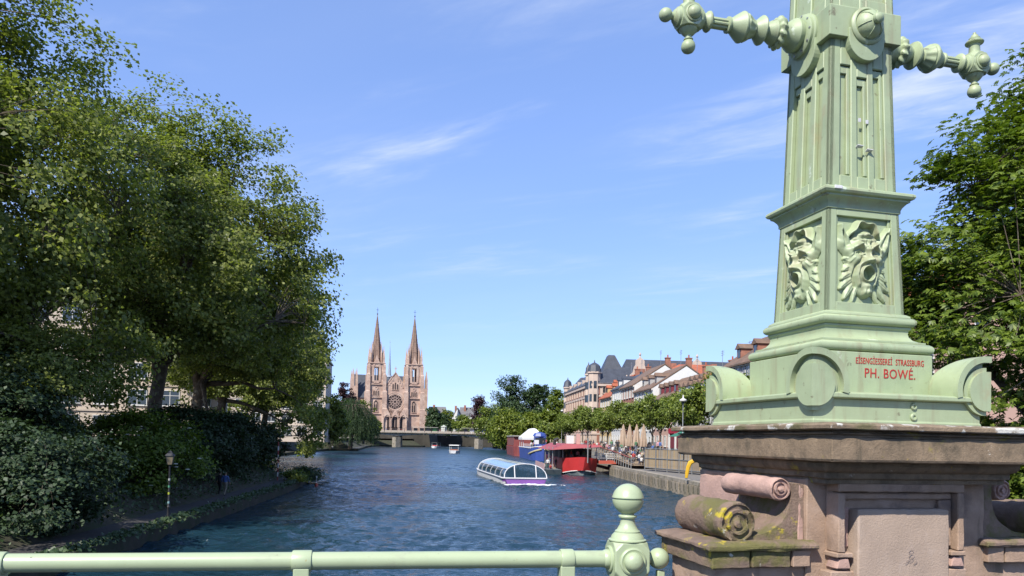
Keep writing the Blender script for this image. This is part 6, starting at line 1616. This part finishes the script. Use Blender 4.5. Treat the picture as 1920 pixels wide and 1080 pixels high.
m = MB(); m.box(-5.6,-5.5,.8,16,.75,1.65); m.build('pontoon_banner', mat('banner',(0.55,0.36,0.36),0.7,var=.2,vscale=1.5), rb_)
MB().box(-2.0,-.9,2.0,2.9,4.75,6.0).build('roof_box', M['white'], rb_); MB().box(-.5,.1,2.2,2.8,4.7,6.3).build('roof_vent', mat('pinkvent',(0.6,0.35,0.3),0.7), rb_)
MB().tube([(-3.6,4.5,4.5),(-3.6,4.5,5.3),(-3.0,4.5,5.5)], .25, 8).build('funnel', M['black'], rb_)
for k in range(9): person('sit' if k%3 else 'stand', cols_[(k*3)%8], tuple(rb_.matrix_basis @ Vector((-4.9+.55*(k%4),1.6+k*1.25,.30 if k%3 else .75))), R(40*k), 'guest in %s on the side pontoon of the red barge' % cols_[(k*3)%8], 'guests on the red barge')
for k in range(5): person('stand', cols_[(k*2+1)%8], tuple(rb_.matrix_basis @ Vector((-2+1.0*k,4.0,2.05))), R(70*k), 'guest in %s under the roof of the red barge' % cols_[(k*2+1)%8], 'guests on the red barge')
# gangway
gw = thing('gangway', 'red gangway with white railings between the red barge and the quay', 'gangway', (13.4,116,0), R(3))
MB().box(0,3.6,-1.2,1.6,1.75,2.25).build('deck', mat('gang_red',(0.50,0.10,0.06),0.6), gw)
for z in (2.6,2.95,3.3): MB().tube([(0,-1.15,z),(3.6,-1.15,z)], .045, 5).build('rail', M['white'], gw)
for x in (.05,1.2,2.4,3.55): MB().box(x-.04,x+.04,-1.19,-1.11,2.25,3.35).build('post', M['white'], gw)
# blue barge
bb = thing('blue_barge', 'blue barge with cream bow band and white tent on deck', 'boat', (8.0,188,0), R(4.5))
barge_hull('hull', bb, 2.9, 38, 3.0, M['blue_hull'], bow=6)
m = MB(); m.tube([(-3.0,6.2,1.6),(-2.75,4.4,1.9),(-1.9,2.0,2.4),(-.4,-.1,2.9)], .22, 6); m.tube([(3.0,6.2,1.6),(2.75,4.4,1.9),(1.9,2.0,2.4),(.4,-.1,2.9)], .22, 6); m.build('bow_band', mat('band_cream',(0.58,0.50,0.28),0.6), bb)
m = MB(); m.tube([(-2.8,38,3.1),(-2.95,6,3.1),(-1.85,1.8,3.45),(0,-.2,3.65),(1.85,1.8,3.45),(2.95,6,3.1),(2.8,38,3.1)], .12, 5); m.build('rub_rail', M['white'], bb)
MB().rect_stack([(-3.2,3.2,23,35,5.2),(-3.2,3.2,23,35,5.9),(-.5,.9,24.5,33.5,8.3),(-.1,.5,25,33,8.5)]).build('tent', M['white'], bb)
for x in (-2.8,2.8):
    for y in (24.3,29.5,34.7): MB().tube([(x,y,3),(x,y,5.5)], .07, 5).build('tent_pole', M['white'], bb)
MB().rect_stack([(-.6,2.4,14,17,3.0),(-.6,2.4,14,17,6.2)]).build('wheelhouse', M['blue_hull'], bb)
MB().lathe([(2.0,6.2),(1.6,7.0),(.2,7.4)], (.9,15.5,0), n=8).build('canopy', M['blue_hull'], bb)
MB().box(-.5,2.3,13.95,13.995,4.2,5.8).build('wheelhouse_window', M['glass'], bb)
for y in np.linspace(4,23,9):
    for s_ in (-1,1): MB().tube([(s_*2.8,y,3.0),(s_*2.8,y,4.1)], .05, 4).build('stanchion', M['white'], bb)
for s_ in (-1,1): MB().tube([(s_*2.8,4,4.1),(s_*2.8,23,4.1)], .05, 4).build('rail', M['white'], bb)
MB().box(-1.4,-.2,8,8.1,4.1,5.2).build('sign_board', M['white'], bb)
for k in range(6): person('stand', cols_[(k*5)%8], tuple(bb.matrix_basis @ Vector((-2.0+.8*k,10+2*k,3.0))), R(50*k), 'person in %s on the deck of the blue barge' % cols_[(k*5)%8], 'people on the blue barge')
# brown barge
rbb = thing('brown_barge', 'red-brown barge with glazed deckhouse moored beyond the blue barge', 'boat', (3.6,236,0), R(4.5))
barge_hull('hull', rbb, 2.9, 34, 3.0, M['brown_hull'], bow=3)
MB().box(-2.9,2.9,2.2,32,6.2,6.5).build('roof', M['concrete'], rbb)
for k in range(7):
    y = 3+k*4.6; MB().box(-2.75,2.75,y,y+.18,3.0,6.2).build('deckhouse_post', M['brown_hull'], rbb)
    if k < 6: MB().box(-2.6,2.6,y+.19,y+4.59,3.3,6.1).build('deckhouse_window', mat('deck_glass',(0.10,0.12,0.13),0.3) if k == 0 else bpy.data.materials['deck_glass'], rbb)
# two small hire boats
def small_boat(label, x, yw, roofm, seatm, rz):
    Y = EYE*FPX/(yw-(824+.021*(x-960))); p = at(x,yw,Y)
    t = thing('hire_boat', label, 'boat', (p.x,Y,0), rz, 'small boats on the river')
    MB().rings([hull_ring(0,1.0,.85,.6),hull_ring(.9,1.7,.8,.8),hull_ring(5.2,1.75,.75,.85),hull_ring(5.8,1.5,.75,.8)]).build('hull', M['boat_white'], t, bevel=.04)
    m = MB(); m.tube([(-1.75,5.2,.82),(-1.7,.9,.86),(-1.0,-.02,.9),(1.0,-.02,.9),(1.7,.9,.86),(1.75,5.2,.82)], .08, 5); m.build('fender', M['white'], t)
    MB().box(-1.3,1.3,1.4,5.2,.80,1.3).build('bench', seatm, t)
    for x_ in (-1.5,1.5):
        for y_ in (1.4,5.0): MB().tube([(x_,y_,.8),(x_,y_,2.6)], .06, 5).build('roof_post', M['white'], t)
    MB().rect_stack([(-1.8,1.8,1.0,5.4,2.6),(-1.7,1.7,1.1,5.3,2.85)]).build('roof', roofm, t, bevel=.05)
    return t, Y
s1, _ = small_boat('small white motor boat with dark canopy near the bridge opening', 812, 839.5, M['dark'], M['red_hull'], R(-25))
s2, _ = small_boat('small white-roofed hire boat with red seats in mid river', 850, 849.5, M['white'], mat('seat_rust',(0.32,0.09,0.04),0.7), R(-4))
for s_, c in ((s1,'pink'),(s1,'white'),(s2,'white'),(s2,'red')):
    dx = .6 if c in ('white','red') else -.6
    person('sit', c, tuple(s_.matrix_basis @ Vector((dx,2.6,.62))), s_.rotation_euler.z, 'person in %s seated in the small boat with the %s roof' % (c, 'dark' if s_ is s1 else 'white'), 'people in the small boats')

# ------------------------------------------------------------------ right quay furniture
def lamp_mast(label, X, Y, h):
    t = thing('street_lamp', label, 'street lamp', (X,Y,GR), 0, 'lamp masts on the right quay')
    MB().lathe([(0.11,0),(0.11,.9),(0.07,1.0),(0.05,h-.5)], n=10).build('mast', M['steel'], t, smooth=40)
    MB().lathe([(.06,h-.5),(.42,h-.45),(.45,h-.32),(.10,h-.1),(.05,h+.3)], n=14).build('lamp_head', M['white'], t, smooth=30)
    MB().lathe([(.20,h-.75),(.22,h-.46)], n=12).build('lamp_glass', M['glass'], t)
p = at(1281,745,88); lamp_mast('pale lamp mast rising left of the stone cornice', p.x, 88, p.z-GR)
p = at(1054,768,232); lamp_mast('tall lamp mast before the corner of the mansion', p.x, 232, p.z-GR)
p = at(1027,768,255); lamp_mast('farther lamp mast between the green trees', p.x, 255, p.z-GR)
# closed parasols
M['parasol'] = mat('parasol', (0.46,0.34,0.25), 0.9, var=0.12, vscale=2, bump=.4, bscale=10)
for k, (x, Y) in enumerate(((1169,112),(1181,110),(1194,109),(1207,106))):
    p0, p1 = at(x,846,Y), at(x,795,Y); h = p1.z-GR
    t = thing('closed_parasol', 'folded beige parasol on the terrace, %s from the left' % ('first','second','third','fourth')[k], 'parasol', (p1.x,Y,GR), k*.7, 'folded parasols on the quay terrace')
    m = MB(); N = 24; rgs = []
    for f, r_ in ((.20,.46),(.24,.52),(.45,.44),(.7,.30),(.9,.14),(1.0,.03)):
        rgs.append([(r_*(1+.22*math.cos(8*a+k))*math.cos(a), r_*(1+.22*math.cos(8*a+k))*math.sin(a), h*f) for a in [2*math.pi*i/N for i in range(N)]])
    m.rings(rgs); m.build('canopy', M['parasol'], t, smooth=50)
    MB().lathe([(.3,0),(.3,.08),(.05,.1),(.045,h*.3)], n=10).build('pole', M['steel'], t)
# hoarding of boards in a metal frame on the lower quay
a, b = Vector((17.3,96.5,1.58)), Vector((24.8,77.0,1.58)); dd = (b-a).normalized(); HL = (b-a).length
ho = thing('timber_hoarding', 'timber hoarding in a metal frame on the lower quay beside the pedestal', 'fence', a, math.atan2(dd.y,dd.x))
bdm = [MB().box(0.005,.245,.02,.06,.25,2.75).mesh('board', mat('board%d'%q,c,.85,var=.2,vscale=2)) for q, c in enumerate(((0.34,0.27,0.19),(0.27,0.21,0.15),(0.40,0.29,0.16),(0.30,0.27,0.23)))]
for k in range(int(HL/.25)): link('board', random.choice(bdm), ho, (k*.25,0,random.uniform(-.02,.02)))
for k in range(int(HL/2.6)+1): MB().box(k*2.6-.06,k*2.6+.06,-.08,.015,0,2.95).build('frame_post', M['steel'], ho)
for z in (.35,1.55,2.8): MB().box(0,HL,-.06,.014,z,z+.09).build('frame_rail', M['steel'], ho)
# low grid barriers on the quay edge
for k in range(7):
    p, t_ = along(RBK, 102.5+k*3.6); q = p+Vector((t_.y,-t_.x))*0.55
    t = thing('quay_barrier', 'grey tubular barrier on the quay edge, %s from the pedestal' % dsc[k], 'barrier', (q.x,q.y,1.575), math.atan2(t_.y,t_.x), 'barriers along the quay edge')
    for z in (.15,1.0): MB().tube([(0,0,z),(2.4,0,z)], .03, 5).build('rail', M['steel'], t)
    for x in (.02,.8,1.6,2.38): MB().tube([(x,0,0),(x,0,1.0)], .025, 5).build('upright', M['steel'], t)
# yellow hood post
Yq = 72.5; p = at(1287,888,Yq)
yp = thing('yellow_hood_post', 'yellow bent hood on a post at the quay edge', 'bollard', (p.x,Yq,1.58), R(-10))
m = MB(); pts = [(0,0,.25),(.05,0,.7),(.16,0,1.3),(.34,0,1.72),(.70,0,1.93),(1.05,0,1.90)]
rgs = []
for i, q in enumerate(pts):
    t_ = (Vector(pts[min(i+1,5)])-Vector(pts[max(i-1,0)])).normalized(); nn = Vector((-t_.z,0,t_.x)); w = (.15,.19,.22,.25,.23,.10)[i]
    q = Vector(q); rgs.append([q+nn*w*math.cos(a)+Vector((0,.2,0))*math.sin(a)*(w/.22) for a in [math.pi/4+math.pi/2*j+e for j in range(4) for e in (-.3,.3)]])
m.rings(rgs); m.build('hood', mat('yellow',(0.72,0.42,0.02),0.5,var=.06,vscale=3), yp, smooth=30)
MB().lathe([(.16,0),(.16,.06),(.09,.1),(.09,.4)], n=10).build('foot', M['steel'], yp)
# terrace stand with rail where the crowd sits
ter = thing('quay_terrace', 'sloping timber terrace with a rust-red railing full of people', 'terrace', (0,0,0))
tl = [(16.2,101),(15.7,116),(15.2,134),(14.9,152)]; tr_ = [(q[0]+6.8,q[1]) for q in tl]
sheet(MB(), tl, tr_, [2.0,2.7,3.3,3.7], [2.05,2.75,3.4,3.78]).build('deck', M['wood'], ter)
zt = [2.0,2.7,3.3,3.7]; ty = [101,116,134,152]
m = MB(); m.tube([(q[0],q[1],z+1.05) for q,z in zip(tl,zt)], .10, 5); m.build('handrail', mat('rust_rail',(0.26,0.07,0.05),.7), ter)
for k in range(25):
    f = k/24*3; i = min(int(f),2); g_ = f-i; x = tl[i][0]+(tl[i+1][0]-tl[i][0])*g_; y = tl[i][1]+(tl[i+1][1]-tl[i][1])*g_; z = zt[i]+(zt[i+1]-zt[i])*g_
    MB().box(x-.05,x+.05,y-.05,y+.05,z-.6,z+1.0).build('rail_post', M['steel'], ter)
rng = np.random.default_rng(17)
wh = {'stand':'standing','walk':'walking','sit':'sitting'}
for k in range(88):
    y = 101.5+48*rng.random()**1.5; i = 0 if y < 116 else 1 if y < 134 else 2; g_ = (y-ty[i])/(ty[i+1]-ty[i]); z = zt[i]+(zt[i+1]-zt[i])*g_; x = tl[i][0]+(tl[i+1][0]-tl[i][0])*g_+.5+rng.random()*5.6
    pose = ('sit','sit','stand','walk')[k%4]; c = cols_[int(rng.integers(8))] if rng.random() > .35 else 'white'
    person(pose, c, (x,y,z+.03), rng.random()*6.28, 'person in %s %s in the crowd on the quay terrace' % (c, wh[pose]), 'crowd on the quay terrace')
    if pose == 'sit' and k%8 == 0: pass
for k in range(62):
    y = rng.uniform(92,200); x = (26.3-.08*y-rng.random()*3.2+1.0) if k%2 else (23.8-.03*y-rng.random()*3.0); c = cols_[int(rng.integers(8))]; pose = ('stand','walk','sit')[k%3]
    person(pose, c, (x,y,GR+.03), rng.random()*6.28, 'person in %s %s on the street behind the terrace' % (c, wh[pose]), 'people on the quay street')
# cafe tables with chairs
tm1 = MB().lathe([(.25,0),(.25,.03),(.03,.06),(.03,.70),(.40,.71),(.40,.74)], n=10).mesh('cafe_table', M['wood'])
for k in range(14):
    y = 103+k*3.2; i = 0 if y < 116 else 1 if y < 134 else 2; z = zt[i]+(zt[i+1]-zt[i])*(y-ty[i])/(ty[i+1]-ty[i])
    tag(link('cafe_table', tm1, None, (17.0-.03*(y-101)+(k%3)*1.9,y,z+.02)), 'round cafe table among the crowd on the quay terrace', 'table', 'cafe tables on the quay terrace')
# parked cars along the street
def car(label, X, Y, col, rz):
    t = thing('parked_car', label, 'car', (X,Y,GR+.04), rz, 'cars parked on the right street'); c = mat('car_'+label[:6],col,.25,coat=.6)
    prof = [(-2.1,.35),(2.1,.35),(2.15,.75),(1.9,.92),(1.15,1.0),(.45,1.45),(-1.1,1.48),(-1.95,1.05),(-2.15,.8)]
    MB().prism(prof, -.85, .85, 'y').build('body', c, t, bevel=.08)
    gl = MB(); gl.prism([(.95,1.02),(.40,1.38),(-1.05,1.40),(-1.7,1.06)], -.862, .862, 'y'); gl.build('window', M['glass'], t)
    for x in (-1.35,1.35):
        for y in (-.80,.80):
            w = MB().lathe([(.16,-.1),(.32,-.1),(.33,0),(.32,.1),(.16,.1)], (x,y,.33), (0,1,0), 14).build('wheel', M['black'], t); MB().lathe([(.01,-.105),(.19,-.105),(.19,.105),(.01,.105)], (x,y,.33), (0,1,0), 10).build('rim', M['steel'], w)
    for y in (-.6,.6): MB().ball((2.08,y,.70), .13, 8, 6).build('headlight', M['white'], t); MB().ball((-2.08,y,.80), .11, 8, 6).build('tail_light', M['red_hull'], t)
car('black parked car behind the parasols', 28.2, 118, (0.015,0.016,0.02), HRZ+math.pi)
car('white van-like car beside the cornice', 30.6, 104, (0.6,0.6,0.6), HRZ+math.pi)
car('grey car among the people on the street', 25.8, 136, (0.12,0.13,0.14), HRZ+math.pi)
car('dark blue car farther along the street', 24.2, 152, (0.02,0.03,0.07), HRZ+math.pi)
